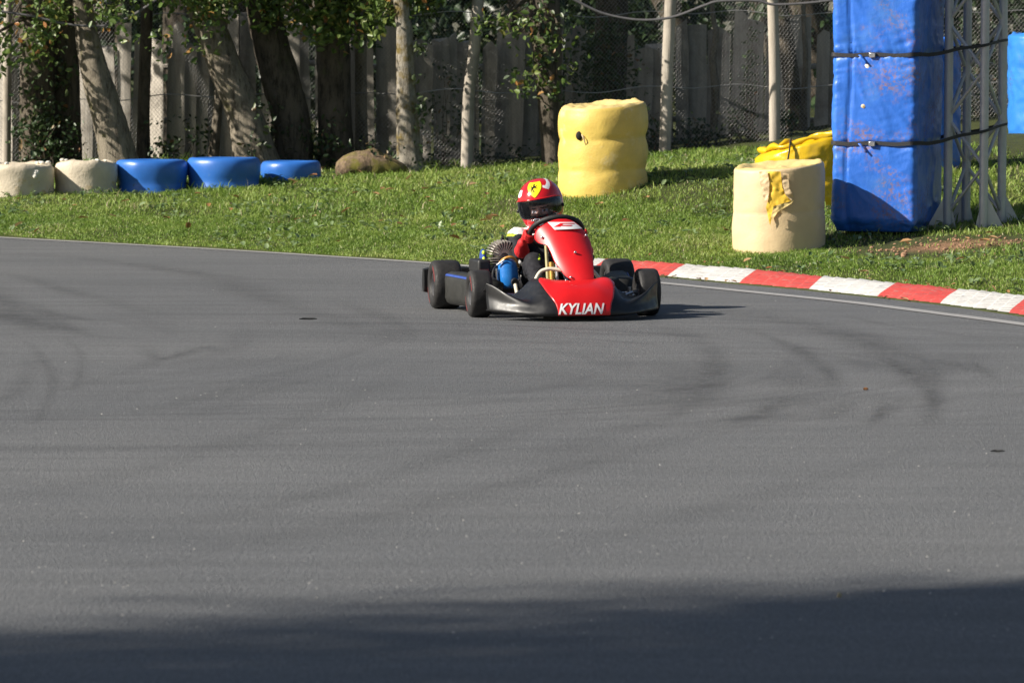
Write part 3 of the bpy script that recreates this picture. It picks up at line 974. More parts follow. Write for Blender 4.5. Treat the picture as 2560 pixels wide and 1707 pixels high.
def spray_zone(x0, x1, n, D0, D1, extra=0.0):
    px = RNG.uniform(x0, x1, n)
    lim = np.interp(px, BND[:, 0], BND[:, 1]) + extra
    nz = vnoise(np.stack([px / 45, 0 * px, 0 * px + x0], -1), 3)
    py = -200 + (lim + 30 * nz + 200) * RNG.random(n) ** 0.75
    dd = RNG.uniform(D0, D1, n)
    pts = np.array([P(a, b, d) for a, b, d in zip(px, py, dd)])
    k = vnoise(pts * np.array([3.0, 1.2, 3.6]) + 3, 2)
    return pts[k > -0.10]


def pix_cloud(pl, per, spread):
    return clusters(np.array([P(a, b, d) for a, b, d in pl]), per, spread)


BIG = 'trees along the fence'
T = make_tree
T('oak_tree', [(95, 440), (92, 300), (90, 120), (88, 0)], 47.4, [44, 42, 42, 40], M['bark_dark'], 'thick ivy-grown dark trunk behind the first white tyre from the left', BIG, low=spray_zone(-140, 120, 170, 45.8, 47.2, 30),
  ivy=pix_cloud([(RNG.uniform(60, 130), RNG.uniform(250, 400), 47.15) for _ in range(46)] + [(RNG.uniform(40, 110), RNG.uniform(130, 260), 47.15) for _ in range(10)], 6, 0.06))
T('oak_tree', [(166, 440), (166, 300), (162, 120), (158, 0)], 47.6, [38, 36, 34, 33], M['bark_dark'], 'dark upright trunk just left of the leaning mossy trunk', BIG, low=spray_zone(100, 210, 60, 46.3, 47.4),
  ivy=pix_cloud([(RNG.uniform(140, 180), RNG.uniform(150, 400), 47.4) for _ in range(20)], 6, 0.05))
T('oak_tree', [(306, 430), (280, 330), (243, 200), (222, 110), (207, 0)], 46.9, [42, 41, 36, 31, 24], M['bark'], 'leaning mossy grey trunk with a black cable tied around it', BIG, low=spray_zone(250, 420, 190, 45.6, 46.9))
T('young_tree', [(358, 415), (361, 220), (368, 0)], 47.7, [16, 15, 15], M['bark_dark'], 'slim dark reddish trunk behind the first blue tyre', BIG, leafn=160, rtop=0.04)
T('young_tree', [(530, 405), (546, 260), (557, 100), (565, 0)], 47.7, [12, 11, 9, 8], M['bark'], 'thin pale stem behind the middle blue tyre, beside the big leaning trunk', BIG, leafn=120, rtop=0.03)
T('oak_tree', [(652, 430), (608, 280), (563, 170), (522, 60), (500, -30)], 47.1, [52, 44, 42, 40, 38], M['bark'], 'stout trunk leaning left, its foot behind the right-hand blue tyres', BIG, leafn=260, low=spray_zone(400, 640, 260, 46.2, 46.95),
  ivy=pix_cloud([(640 + RNG.normal() * 14, RNG.uniform(230, 380), 46.85) for _ in range(7)], 6, 0.05))
T('oak_tree', [(735, 430), (733, 330), (702, 200), (676, 100), (660, 0)], 47.4, [46, 46, 48, 46, 44], M['bark_dark'], 'heavy dark trunk bending left with a pale foot, beside the last blue tyre', BIG, leafn=130, low=spray_zone(640, 800, 160, 46.6, 47.2))
T('oak_tree', [(842, 430), (836, 250), (832, 100), (830, 0)], 47.5, [44, 42, 42, 42], M['bark_dark'], 'heavy dark upright trunk behind the mossy stump', BIG, leafn=110, low=spray_zone(790, 930, 150, 46.7, 47.3),
  ivy=pix_cloud([(RNG.uniform(770, 860), RNG.uniform(290, 390), 47.25) for _ in range(12)], 5, 0.06))
T('young_tree', [(905, 420), (902, 150), (906, 0)], 47.7, [16, 15, 15], M['bark'], 'narrow grey trunk between the dark upright trunk and the moss-footed one', BIG, leafn=140, rtop=0.04)
T('oak_tree', [(1030, 446), (1020, 330), (1014, 200), (1011, 80), (1003, 0)], 46.4, [32, 29, 24, 21, 19], M['bark_moss'], 'sunlit trunk with brown moss on its flared foot, right of the mossy stump', BIG, leafn=150, low=spray_zone(925, 1090, 110, 46.35, 46.9),
  ivy=pix_cloud([(1048 + RNG.normal() * 6, RNG.uniform(90, 400), 46.3) for _ in range(16)], 5, 0.035))
T('ivy_clad_tree', [(1385, 420), (1374, 230), (1366, 100), (1360, 0)], 46.75, [24, 30, 38, 38], M['bark_dark'], 'dark tree with leafy side shoots, behind the left side of the tall yellow tyre stack', BIG, leafn=280,
  low=np.array([P(a, b, 46.45) for a, b in [(1190, 72), (1215, 64), (1240, 70), (1262, 60), (1285, 78), (1310, 60), (1290, 95), (1330, 40), (1345, 90), (1370, 130), (1300, 222), (1325, 210), (1345, 215), (1365, 195), (1390, 215), (1335, 160), (1410, 110), (1420, 180)]]),
  ivy=pix_cloud([(1365 + RNG.normal() * 26, RNG.uniform(0, 260), 46.5) for _ in range(34)], 6, 0.05))
T('ivy_clad_tree', [(1522, 410), (1525, 220), (1530, 0)], 48.7, [42, 42, 40], M['bark_dark'], 'broad dark tree smothered in ivy, above the tall yellow tyre stack', BIG, leafn=300,
  ivy=pix_cloud([(1500 + RNG.normal() * 42, RNG.uniform(50, 290), 48.3 + RNG.normal() * .1) for _ in range(150)], 6, 0.055))
T('young_tree', [(1992, 345), (1976, 180), (1956, 60), (1940, -20)], 48.5, [22, 21, 20, 18], M['bark_dark'], 'dark slanting trunk behind the fence post left of the blue column', BIG, leafn=200, rtop=0.05)

T('oak_tree', [(-190, 440), (-200, 200), (-215, 0)], 47.4, [40, 38, 36], M['bark_dark'], 'unseen tree added just outside the left border, its crown shading the trunks at left', BIG, leafn=330)  # unseen tree, added for the shade its crown casts at left
T('oak_tree', [(-520, 440), (-500, 200), (-510, 0)], 48.2, [44, 40, 38], M['bark_dark'], 'unseen tree added further outside the left border to deepen the shade there', BIG, leafn=330)  # unseen as well, added to widen that crown shade
# ---- woods behind: a pale stem, and a stem shape for a sunlit plank patch
T('young_tree', [(1781, 350), (1788, 240), (1782, 150), (1790, 80), (1780, 10)], 48.7, [8, 10, 9, 8, 6], M['bark'], 'pale crooked stem behind the mesh, halfway between the two right fence posts', BIG, leafn=60, rtop=0.02)
T('young_tree', [(2012, 345), (2010, 250), (2014, 140), (2008, 20)], 48.8, [8, 8, 7, 6], M['bark'], 'thin pale stem shape standing in for a sunlit patch on the planks, nearest to the blue column', BIG, leafn=60, rtop=0.02)  # pale stem shape stands in for a sunlit patch of the planks

# the mass of the woods beyond
k = 13000
c = np.stack([RNG.uniform(-24, 22, k), RNG.uniform(54, 76, k), RNG.uniform(0.3, 9.5, k)], 1)
c = c[vnoise(c * np.array([.55, .4, .55]), 2) > -0.35]
C = clusters(c, 12, 0.38)
c2 = np.stack([RNG.uniform(-30, 28, 5200), RNG.uniform(76, 96, 5200), RNG.uniform(0.2, 9, 5200)], 1)
C = np.vstack([C, clusters(c2, 8, 0.5)])
V, F = leaf_geo(C, np.where(C[:, 1] > 76, 0.42, 0.125))
var = np.clip(0.06 + 0.3 * vnoise(C * .8, 2) + RNG.normal(0, .13, len(C)), 0, 0.86)
MBW = MB()
for i in range(70):
    x, y = RNG.uniform(-20, 18), RNG.uniform(57, 76)
    p0 = np.array([x, y, 0.2]); p1 = np.array([x + RNG.normal() * .5, y, 4]); p2 = np.array([x + RNG.normal() * 1.2, y, 9])
    q = crom([p0, p1, p2], 4); MBW.tube(q, np.linspace(RNG.uniform(.08, .26), .07, len(q)), 8)
tv = np.array(MBW.v); tf = np.array([f for f in MBW.f if len(f) == 4])
o = np_mesh('woods', np.vstack([V, tv]), np.vstack([F, tf + len(V)]), [M['ivy'], M['bark_dark']], attrs={'var': np.r_[np.repeat(var, 6), np.zeros(len(tv))]}, midx=np.r_[np.zeros(len(F)), np.ones(len(tf))])
tag(o, 'dim leafy woods filling the background beyond the fences', 'woods', kind='stuff')

# ---- rough plank fence
mb = MB()
x = P(-420, 0, 49.4)[0]
xe = P(2720, 0, 49.4)[0]
while x < xe:
    w = RNG.choice([0.08, 0.13, 0.19, 0.26, 0.34], p=[.2, .3, .26, .16, .08])
    px_ = x * FPX / 49.4 + CX
    zt = float(1.6 - (RNG.uniform(40, 120) - 70) / FPX * 49.4)
    if RNG.random() < 0.20: zt -= RNG.uniform(0.05, 0.3)
    if RNG.random() < 0.13: zt += RNG.uniform(0.1, 0.3)
    y0_ = 0
    zb = float(terr(x, 47.4)) - 0.1
    y0 = 49.4 + RNG.uniform(-0.05, 0.05)
    tw = -0.5 + RNG.normal() * 0.2
    rows = []
    lean = RNG.normal() * 0.02
    for i in range(15):
        t = i / 14
        z = zb + (zt - zb) * t
        l = -w / 2 + 0.022 * vnoise(np.array([[x * 7, z * 1.7, 1.0]]), 2)[0] + lean * z
        r_ = w / 2 + 0.022 * vnoise(np.array([[x * 7, z * 1.7, 9.0]]), 2)[0] + lean * z
        bow = 0.14 * w
        ring = []
        for u, dy in ((l, 0.0), (l * .5 + r_ * .5, -bow), (r_, 0.0), (r_, 0.02), (l, 0.02)):
            ring.append((x + w / 2 * math.cos(tw) + u * math.cos(tw), y0 + u * math.sin(tw) + dy, z + (0.04 * math.sin(u * 30) if i == 14 else 0)))
        rows.append(ring)
    G = np.array(rows)
    o_ = len(mb.v)
    mb.grid(G, closed=True)
    mb.f.append(tuple(o_ + 14 * 5 + j for j in range(5))); mb.m.append(0)
    x += w * math.cos(tw) * 0.96 + (0.0 if RNG.random() < .86 else RNG.uniform(0.01, 0.05))
root = empty('plank_fence', (0, 49.4, 0.4))
tag(root, 'rough grey wooden plank fence with a ragged top behind the trees', 'fence')
o = mb.build('planks', M['slab'], root, sharp=35)
o.data.transform(Matrix.Translation((0, -49.4, -0.4)))
mb = MB()
for zz in (0.75, 1.25):
    pts = [(q, 49.62, zz + 0.03 * math.sin(q * 2.1)) for q in np.linspace(P(-420, 0, 49.4)[0], xe, 24)]
    mb.tube(pts, 0.028, 7)
o = mb.build('rail', M['slab'], root)
o.data.transform(Matrix.Translation((0, -49.4, -0.4)))

# ---- wire mesh fence with wooden posts
FD = 46.95


def fd(x): return 46.95 + 1.15 * np.clip((-0.9 - x) / 0.9, 0, 1)

root = empty('wire_mesh_fence', (0, FD, 0.4))
tag(root, 'sagging grey wire mesh fence hung on pale wooden posts', 'fence')
p = 0.0175
xs = np.arange(P(-60, 0, FD)[0] - 1.0, P(2560, 0, FD)[0] + 1.2, p * 1.0)
segs = []
K = 96
for i, x0 in enumerate(xs):
    kk = np.arange(K)
    zb = float(terr(x0, fd(x0))) - 0.02
    z = zb + kk * 0.0205
    xx = x0 + ((kk + i) % 2) * p * 1.02
    xx = xx + 0.02 * np.sin(z * 3 + x0 * 2); yy = fd(x0) + 0.035 * np.sin(x0 * 1.7 + z * 1.3) + 0.004 * (kk % 2)
    segs.append(np.stack([np.stack([xx[:-1], yy[:-1], z[:-1]], 1), np.stack([xx[1:], yy[1:], z[1:]], 1)], 1))
S = np.concatenate(segs)
d = S[:, 1] - S[:, 0]; d /= np.linalg.norm(d, axis=1)[:, None]
n1 = np.cross(d, np.array([0, 1.0, 0])); n1 /= np.linalg.norm(n1, axis=1)[:, None]
n2 = np.cross(d, n1)
r = 0.0013
off3 = [n1 * r, (-0.5 * n1 + 0.866 * n2) * r, (-0.5 * n1 - 0.866 * n2) * r]
V = np.stack([S[:, e] + o_ for e in (0, 1) for o_ in off3], 1).reshape(-1, 3) - np.array([0, FD, 0.4])
b = np.arange(len(S))[:, None] * 6
F = np.concatenate([b + np.array([[0, 1, 4, 3]]), b + np.array([[1, 2, 5, 4]]), b + np.array([[2, 0, 3, 5]])])
np_mesh('wire_mesh', V, F, M['wire'], root)
for (yl, yr) in ((44, 30), (252, 205)):
    pts = []
    for px_ in np.linspace(-60, 2700, 90):
        q = P(px_, yl + (yr - yl) * px_ / 2560 + 5 * math.sin(px_ / 38.0) + 4 * math.sin(px_ / 101.0), float(fd((px_ - CX) / FPX * 47.5)) - 0.02)
        pts.append(q - np.array([0, FD, 0.4]))
    MB().tube(pts, 0.0045, 6).build('tension_wire', M['wire'], root)
for pl, r in (([(16, 400), (18, 200), (22, -40)], 11), ([(1165, 430), (1172, 250), (1186, 120), (1198, -40)], 15), ([(1661, 378), (1668, 200), (1679, -60)], 15), ([(1937, 342), (1936, 160), (1930, -60)], 14)):
    pts = [P(a, b_, float(fd((pl[0][0] - CX) / FPX * 47.5)) - 0.12) for a, b_ in pl]
    pts[0][2] -= 0.1
    off = np.array([0, FD, 0.4])
    o = trunk_mesh('post', pts, [r / FPX * FD] * len(pts), M['post'], root, off, 14, 0.07, 0.0)
# ---- black cables strung between the trees
def cable(pl, D, r, label):
    pts = crom([P(a, b_, D) for a, b_ in pl], 8)
    o = MB().tube(pts, r, 7).build('cable', M['cable'])
    tag(o, label, 'cable', None)


cable([(-60, 20), (60, 38), (105, 47), (160, 60), (220, 66), (270, 63), (330, 40), (420, -20)], 46.62, 0.011, 'black cable slung around the leaning mossy trunk at the left')
cable([(1400, -20), (1470, 18), (1520, 38), (1600, 51), (1680, 44), (1760, 15), (1800, 4), (1890, 3), (1930, 12), (1985, 11), (2060, 4), (2120, -8)], 46.5, 0.012, 'black cable sagging across the two right fence posts')

# ---- undergrowth
SH = 'shrubs at the foot of the fence'


def shrub(name, label, spec, D, leaf=0.05, dens=9, spread=0.05, base=0.5, group=SH):
    pl = [(RNG.uniform(a0, a1), b0 + (b1 - b0) * RNG.random() ** 0.8) for a0, a1, b0, b1, n_ in spec for _ in range(n_)]
    c = np.array([P(a, b_, D + RNG.normal() * 0.12) for a, b_ in pl])
    a0 = spec[-1]
    foot = P((a0[0] + a0[1]) / 2, a0[3], D); foot[2] = float(terr(foot[0], D))
    root = empty(name, foot); tag(root, label, 'shrub', group)
    mb = MB()
    for q in c[::3]: branch_bits(mb, foot + RNG.normal(size=3) * np.array([.05, .03, 0]), q, 0.007, 0.002, foot)
    mb.build('stems', M['bark_dark'], root)
    leaves('foliage', clusters(c, dens, spread), leaf, M['ivy'], root, base, off=foot)


shrub('shrub', 'leafy green shrub behind the gap between the first and middle blue tyres', [(380, 520, 300, 420, 24)], 47.6)
shrub('shrub', 'brownish shrub at the foot of the ivy-grown trunk at far left', [(50, 200, 300, 425, 55)], 47.2, base=0.35)
shrub('shrub', 'low shrub between the bases of the two heavy dark trunks', [(690, 830, 330, 425, 32)], 47.3, base=0.4)
shrub('shrub', 'yellow-green climbing shrub along the pale foot of the stout leaning trunk', [(655, 715, 270, 420, 22)], 47.4, base=0.75)
shrub('shrub', 'tall loose shrub filling the mesh left of the left fence post', [(1070, 1160, 150, 300, 12), (1060, 1160, 300, 440, 20)], 47.4)
shrub('shrub', 'low shrub between the left fence post and the ivy tree', [(1190, 1370, 350, 440, 26)], 47.5)
shrub('shrub', 'dark shrub between the dark upright trunk and the mossy-footed trunk', [(900, 990, 330, 440, 16)], 47.7, base=0.35)
shrub('shrub', 'low weeds right of the tall yellow stack by the middle fence post', [(1600, 1660, 250, 400, 22)], 47.4)
shrub('climbing_plant', 'thin climbing plant standing upright behind the mesh between the right fence posts', [(1864, 1886, 75, 345, 40)], 47.4, 0.05, 6, 0.03)
shrub('shrub', 'small bright shrub at the foot of the climbing plant', [(1815, 1862, 270, 345, 14)], 47.3, base=0.7)
shrub('shrub', 'small green shrub right of the right fence post', [(1955, 1990, 270, 340, 14)], 47.3)
shrub('shrub', 'dry low scrub along the mesh foot right of the middle fence post', [(1690, 1800, 300, 365, 24)], 47.3, base=0.25)
shrub('shrub', 'green scrub seen through the truss beyond the fence', [(2380, 2520, 120, 330, 45)], 48.5, base=0.5)

# mossy stump
c = P(930, 436, 46.0); c[2] = float(terr(c[0], c[1]))
root_mb = MB()
rows = []
for i in range(25):
    t = i / 24
    xx = -0.30 + 0.62 * t
    hh = 0.24 * (math.sin(math.pi * min(1, 0.08 + t * 0.92)) ** 0.5) * (1 - 0.35 * t)
    a = np.linspace(0, 2 * np.pi, 22, endpoint=False)
    ring = np.stack([np.full(22, xx), np.cos(a) * hh * 0.8, np.sin(a) * hh * 0.72 + hh * 0.35], 1)
    ring += 0.045 * vnoise(ring * 8, 3)[:, None]
    rows.append(ring)
o = root_mb.grid(np.array(rows), closed=True).build('mossy_stump', M['rock'], sharp=None)
o.location = c
tag(o, 'low mossy brown stump lying between the blue tyres and the sunlit trunk', 'stump')
leaves('dead_sprays', clusters(np.array([[0.1, 0, 0.22], [0.25, -.05, 0.15], [0.38, 0, 0.12], [-.1, 0, .25]]), 14, (0.09, 0.06, 0.04)), 0.045, M['ivy'], o, 0.6)


# ---- tall trees at the left of the photographer, shading the near asphalt
def shade_tree(sx, sy, hgt, rx, ry, rz, k, per, label, sz=0.2):
    """crown placed so that its shade is centred on ground point (sx, sy)"""
    q = SUN * (hgt / SUN.z)
    c = np.array([sx + q.x, sy + q.y, hgt])
    base = np.array([c[0], c[1], 0.0 if c[1] < float(y_ea(c[0])) else float(terr(c[0], c[1]))])
    root = empty('roadside_tree', base); tag(root, label, 'tree', 'tall trees beside the photographer')
    pts = [base - np.array([0, 0, .1]), base + np.array([.1, 0, hgt * .4]), base + np.array([0, .1, hgt])]
    trunk_mesh('trunk', pts, [0.22, 0.17, 0.06], M['bark_dark'], root, base)
    v = RNG.normal(size=(k, 3)); v /= np.linalg.norm(v, axis=1)[:, None]
    v *= (RNG.random(k) ** 0.33)[:, None] * np.array([rx, ry, rz])
    C = clusters(c + v, per, 0.22)
    leaves('crown', C, sz, M['leaf'], root, 0.4, off=base)
    mb = MB()
    for _ in range(14): branch_bits(mb, base + np.array([0, 0, hgt * RNG.uniform(.4, .9)]), c + RNG.normal(size=3) * np.array([rx, ry, rz]) * .5, 0.06, 0.015, base)
    mb.build('branches', M['bark_dark'], root)

# ================================================================ BARRIERS
def stack_profile(r, h, n, pinch=0.06, round_=0.05, top_in=0.55, sink=0.03):
    pr = []
    steps = 46
    for i in range(steps + 1):
        t = i / steps
        z = t * (h - round_ * 0.6)
        ph = (t * n) % 1.0
        b = math.sin(math.pi * min(max(ph, 0), 1)) ** 0.55 if i not in (0, steps) else 0.25
        pr.append((r * (1 - pinch) + r * pinch * b, z))
    for a in np.linspace(0, math.pi / 2, 6)[1:]:
        pr.append((r * (1 - pinch) - round_ * (1 - math.cos(a)) * 1.0, h - round_ * 0.6 + round_ * 0.6 * math.sin(a)))
    r1 = pr[-1][0]
    for t in np.linspace(0, 1, 12)[1:]:
        pr.append((max(0.002, r1 * (1 - t)), h - sink * (math.sin(min(1, t / (1 - top_in)) * math.pi / 2))))
    return pr


def stack_mesh(name, pr, mats, disp, top_i, parent=None, n=96, lump=0.012, tilt=(0, 0), wr=0.0, topfun=None):
    A = np.linspace(0, 2 * np.pi, n, endpoint=False)
    rows = []
    h = pr[-1][1]
    for i, (r, z) in enumerate(pr):
        ring = np.stack([np.cos(A) * r, np.sin(A) * r, np.full(n, z)], 1)
        od = np.stack([np.cos(A), np.sin(A), 0 * A], 1)
        q = 1 + 0 * A
        if i <= top_i:
            dd = disp * vnoise(ring * 2.6 + r * 31, 3) + disp * 0.35 * vnoise(ring * 11, 2)
            if wr: dd += wr * (np.abs(vnoise(np.stack([ring[:, 0] * 14 + ring[:, 2] * 9, ring[:, 1] * 14, ring[:, 2] * 7 - ring[:, 0] * 6], 1), 2)) * -1.0)
            ring = ring + od * dd[:, None]
        else:
            ring[:, 2] += lump * vnoise(ring * 13 + 3, 3)
        f = z / h
        ring[:, 2] += f * (ring[:, 0] * tilt[0] + ring[:, 1] * tilt[1])
        if topfun is not None: ring[:, 2] += f * f * topfun(A, r)
        rows.append(ring)
    mb = MB().grid(np.array(rows), closed=True)
    if len(mats) > 1:
        for k in range(len(mb.f)):
            mb.m[k] = 1 if k // n >= top_i - 1 else 0
    return mb.build(name, mats, parent, sharp=60)


def flap(pts, w, th=0.006):
    """bent strip of torn covering through pts (rows of left,right)"""
    return np.array(pts)


# --- tall yellow stack
c = P(1507, 456, 39.5); c[2] = float(terr(c[0], c[1])) - 0.10
zt = P(1507, 258, 39.5)[2]
pr = stack_profile(0.335, zt - c[2], 3, 0.055, 0.05)
o = stack_mesh('tyre_stack', pr, [M['yellow'], M['cream_top']], 0.012, 48, tilt=(0.07, 0.05), lump=0.03)
o.location = c
tag(o, 'tall yellow painted tyre stack with a small torn hole, on the bank behind the driver', 'tyre stack', 'tyre stacks on the bank')
ys = o
hz = P(1447, 338, 39.5)[2] - c[2]
mb = MB().ell((-0.178, -0.275, hz), (0.026, 0.016, 0.034), 14, 10)
mb.build('hole', simple('dark_hole', (0.012, 0.01, 0.008), 0.9), ys)
G = np.array([[(-0.165 + 0.008 * i, -0.295 - 0.012 * math.sin(i * .8), hz + 0.01 - 0.02 * i), (-0.145 + 0.004 * i, -0.288 - 0.02 * math.sin(i * .8), hz + 0.0 - 0.018 * i)] for i in range(5)])
MB().grid(G).build('torn_flap', M['cream'], ys, solid=0.004)

# --- cream stack
c = P(1948, 626, 36.2); c[2] = min(c[2], float(terr(c[0], c[1])) - 0.03)
zt = P(1948, 410, 36.2)[2]
pr = stack_profile(0.315, zt - c[2], 2, 0.025, 0.035)
o = stack_mesh('tyre_stack', pr, [M['cream'], M['cream_top']], 0.012, 49, tilt=(0.075, 0.06), lump=0.022)
o.location = c
tag(o, 'cream tyre stack with torn yellow lining, standing against the blue column', 'tyre stack', 'tyre stacks on the bank')
H = zt - c[2]
mt = simple('torn_yellow_lining', (0.80, 0.53, 0.05), 0.5, var=0.1, scale=20)


def onstack(a, z, out=0.0, r=0.318): return (math.cos(a) * (r + out), math.sin(a) * (r + out), z)



def stack_poly(poly, off, bulge):
    bm = bmesh.new()
    bm.faces.new([bm.verts.new((p_, q_, 0)) for p_, q_ in poly])
    bmesh.ops.triangulate(bm, faces=bm.faces)
    for _ in range(3):
        bmesh.ops.subdivide_edges(bm, edges=[e for e in bm.edges if e.calc_length() > 7], cuts=1)
        bmesh.ops.triangulate(bm, faces=bm.faces)
    V = []
    for v in bm.verts:
        fx, fy = 1860 + v.co.x / 3.36, 280 + v.co.y / 3.36
        xl = (fx - 1948) / FPX * 36.2
        a = -math.pi / 2 + math.asin(max(-.99, min(.99, xl / .318)))
        z = P(fx, fy, 35.95)[2] - c[2]
        k = float(vnoise(np.array([[v.co.x / 40, v.co.y / 40, off * 100]]), 2)[0])
        V.append(onstack(a, z, off + bulge * (0.5 + k) + .002))
    F = [[v.index for v in f.verts] for f in bm.faces]
    bm.free()
    return np.array(V), np.array(F)


for nm, mm, off, bu, poly in (('torn_lining', mt, .010, .010, [(180, 498), (285, 498), (300, 640), (345, 700), (380, 742), (300, 770), (232, 792), (218, 880), (205, 952), (186, 870), (172, 800), (196, 700), (188, 600)]),
                              ('torn_flap', M['cream'], .020, .018, [(302, 510), (345, 518), (350, 640), (386, 712), (368, 742), (322, 694), (298, 600)]),
                              ('torn_flap', M['cream_top'], .028, .014, [(232, 788), (300, 765), (384, 738), (372, 762), (262, 838), (222, 912), (214, 880)]),  # paler strip: highlight on the lining's lower fold, put in as colour
                              ('torn_flap', M['cream'], .018, .016, [(120, 500), (186, 500), (200, 590), (196, 690), (176, 760), (150, 700), (132, 600)])):
    V, F = stack_poly(poly, off, bu)
    np_mesh(nm, V, F, mm, o, smooth=True)
# --- yellow tarpaulin bundle
c = P(2015, 470, 38.2); c[2] = float(terr(c[0], c[1])) - 0.06
zt = P(2015, 354, 38.2)[2]
pr = stack_profile(0.37, zt - c[2], 2, 0.03, 0.05, sink=0.07)
o = stack_mesh('tyre_stack', pr, [M['yellow_tarp']], 0.018, 49, tilt=(0.24, -0.02), lump=0.03, wr=0.018)
o.location = c
tag(o, 'tyre stack wrapped in shiny yellow tarpaulin, half hidden behind the cream stack', 'tyre stack', 'tyre stacks on the bank')
H = zt - c[2]
pts = []
for a in np.linspace(0, 2 * math.pi, 60):
    rr = 0.315 + 0.02 * math.sin(a * 5) + 0.012 * math.sin(a * 11)
    x, y = math.cos(a) * rr, math.sin(a) * rr
    pts.append((x, y, H + 0.012 + x * 0.24 - y * .02 + 0.012 * math.sin(a * 7)))
MB().tube(pts, [0.019 + 0.008 * math.sin(i * 1.1) for i in range(60)], 9, caps=False).build('rolled_rim', M['yellow_tarp'], o)
pts = [(-0.11, -0.10, H + 0.02), (-0.13, -0.30, H + 0.0), (-0.14, -0.372, H - 0.06), (-0.165, -0.385, H - 0.22), (-0.17, -0.385, H - 0.4)]
MB().tube(crom(pts, 5), 0.012, 6, squash=0.5).build('strap', M['strap'], o)

# --- row of low tyres at the left
def low_tyre(px0, px1, ytop, ybase, D, mat_, label, top=None, n_l=2, rough=0.02):
    pc = (px0 + px1) / 2
    c = P(pc, ybase, D)
    r = (px1 - px0) / 2 / FPX * D
    zt = P(pc, ytop, D)[2]
    c[2] = c[2] - 0.14
    h = zt - c[2]
    pr = [(r * .9, 0), (r * .99, 0.05), (r * 1.0, 0.10)]
    for z_, k in ((h - 0.30, 1.0), (h - 0.25, .975), (h - 0.215, .945), (h - 0.19, .945), (h - 0.16, .965), (h - 0.12, .99), (h - 0.08, 1.0), (h - 0.05, .995), (h - 0.025, .97), (h - 0.008, .925), (h, .86), (h - 0.002, .72), (h - 0.015, .58), (h - 0.05, .50), (h - 0.09, .46), (h - 0.10, .3), (h - 0.10, 0.01)):
        if z_ > 0.11 or k < .9: pr.append((r * k, z_))
    A = np.linspace(0, 2 * np.pi, 72, endpoint=False)
    rows = []
    ph = RNG.uniform(0, 20)
    for i, (q, z) in enumerate(pr):
        ring = np.stack([np.cos(A) * q, np.sin(A) * q, np.full(72, z)], 1)
        k_ = 0.99 - (0.99 - q / r) * (0.35 if top and z < h - .05 else 1.0)
        ring[:, :2] *= k_ * r / q if q > .8 * r else 1.0
        dd = 1 + (0.05 if top else 0.03) * vnoise(ring * 6 + ph, 3)
        ring[:, :2] *= dd[:, None]
        ring[:, 2] += (0.03 if top else 0.012) * vnoise(ring * (9 if top else 3) + ph, 3) * (z / h)
        rows.append(ring)
    o = MB().grid(np.array(rows), closed=True).build('tyre_block', mat_, sharp=70)
    o.location = c
    tag(o, label, 'tyre', 'row of painted tyres along the left bank')
    if top:
        for k in range(top):
            a = RNG.uniform(0, 6.28); q = r * RNG.uniform(.55, .9)
            s_ = RNG.uniform(0.008, 0.02)
            mb = MB(); mb.ell((math.cos(a) * q, math.sin(a) * q, h + s_ * .3), (s_ * 1.3, s_, s_ * .8), 9, 6, Euler((0, 0, a)).to_matrix())
            mb.build('foam_crumb', M['foam'], o)
    return o


low_tyre(-52, 137, 409, 497, 44.6, M['white_tyre'], 'dirty white tyre with a torn rim, leftmost in the row', 9)
tt = [q for q in bpy.data.objects if q.name.startswith('tyre_block')][0]
for i in range(6):
    MB().ell((0.19 + RNG.normal() * .02, -0.26 + RNG.normal() * .008, 0.33 + RNG.normal() * .03), (0.020, 0.016, 0.018), 9, 6).build('foam_lump', M['foam'], tt)
low_tyre(136, 294, 402, 491, 44.8, M['white_tyre'], 'off-white tyre with crumbs of foam on its rim, touching the first blue tyre', 8)
low_tyre(288, 470, 399, 481, 45.0, M['blue_tyre'], 'blue tyre touching the white ones, its lower half in shade')
low_tyre(468, 653, 394, 475, 45.1, M['blue_tyre'], 'middle blue tyre of three, standing a little taller than its neighbours')
low_tyre(651, 804, 403, 464, 45.6, M['blue_tyre'], 'blue tyre ending the row on the right, sunk low in the grass')

# --- blue tarpaulin column
YAW = R(-18)
rotM = Matrix.Rotation(YAW, 3, 'Z')
wx, wy = 0.60, 0.78
corner = Vector(P(2288, 588, 36.3))
ctr = corner + rotM @ Vector((-wx / 2, wy / 2, 0))
zg = float(terr(ctr.x, ctr.y))
zb = min(corner.z, zg) + 0.0
STR_Z = [P(2180, 138, 36.3)[2] - zb, P(2180, 360, 36.3)[2] - zb]
STR_Z.append(STR_Z[0] + (STR_Z[0] - STR_Z[1]))
TH = 2.75


def rrect(wx, wy, r, n_side=34, n_c=8):
    pts, nrm, tag_ = [], [], []
    cs = [(wx / 2 - r, -wy / 2 + r, -90), (wx / 2 - r, wy / 2 - r, 0), (-wx / 2 + r, wy / 2 - r, 90), (-wx / 2 + r, -wy / 2 + r, 180)]
    for i, (cx, cy, a0) in enumerate(cs):
        for k in range(n_c + 1):
            a = R(a0 + 90 * k / n_c)
            pts.append((cx + r * math.cos(a), cy + r * math.sin(a))); nrm.append((math.cos(a), math.sin(a)))
        nx_ = cs[(i + 1) % 4]
        a = R(a0 + 90)
        e = np.array(pts[-1]); f = np.array((nx_[0] + r * math.cos(a), nx_[1] + r * math.sin(a)))
        for k in range(1, n_side):
            pts.append(tuple(e + (f - e) * k / n_side)); nrm.append((math.cos(a), math.sin(a)))
    return np.array(pts), np.array(nrm)


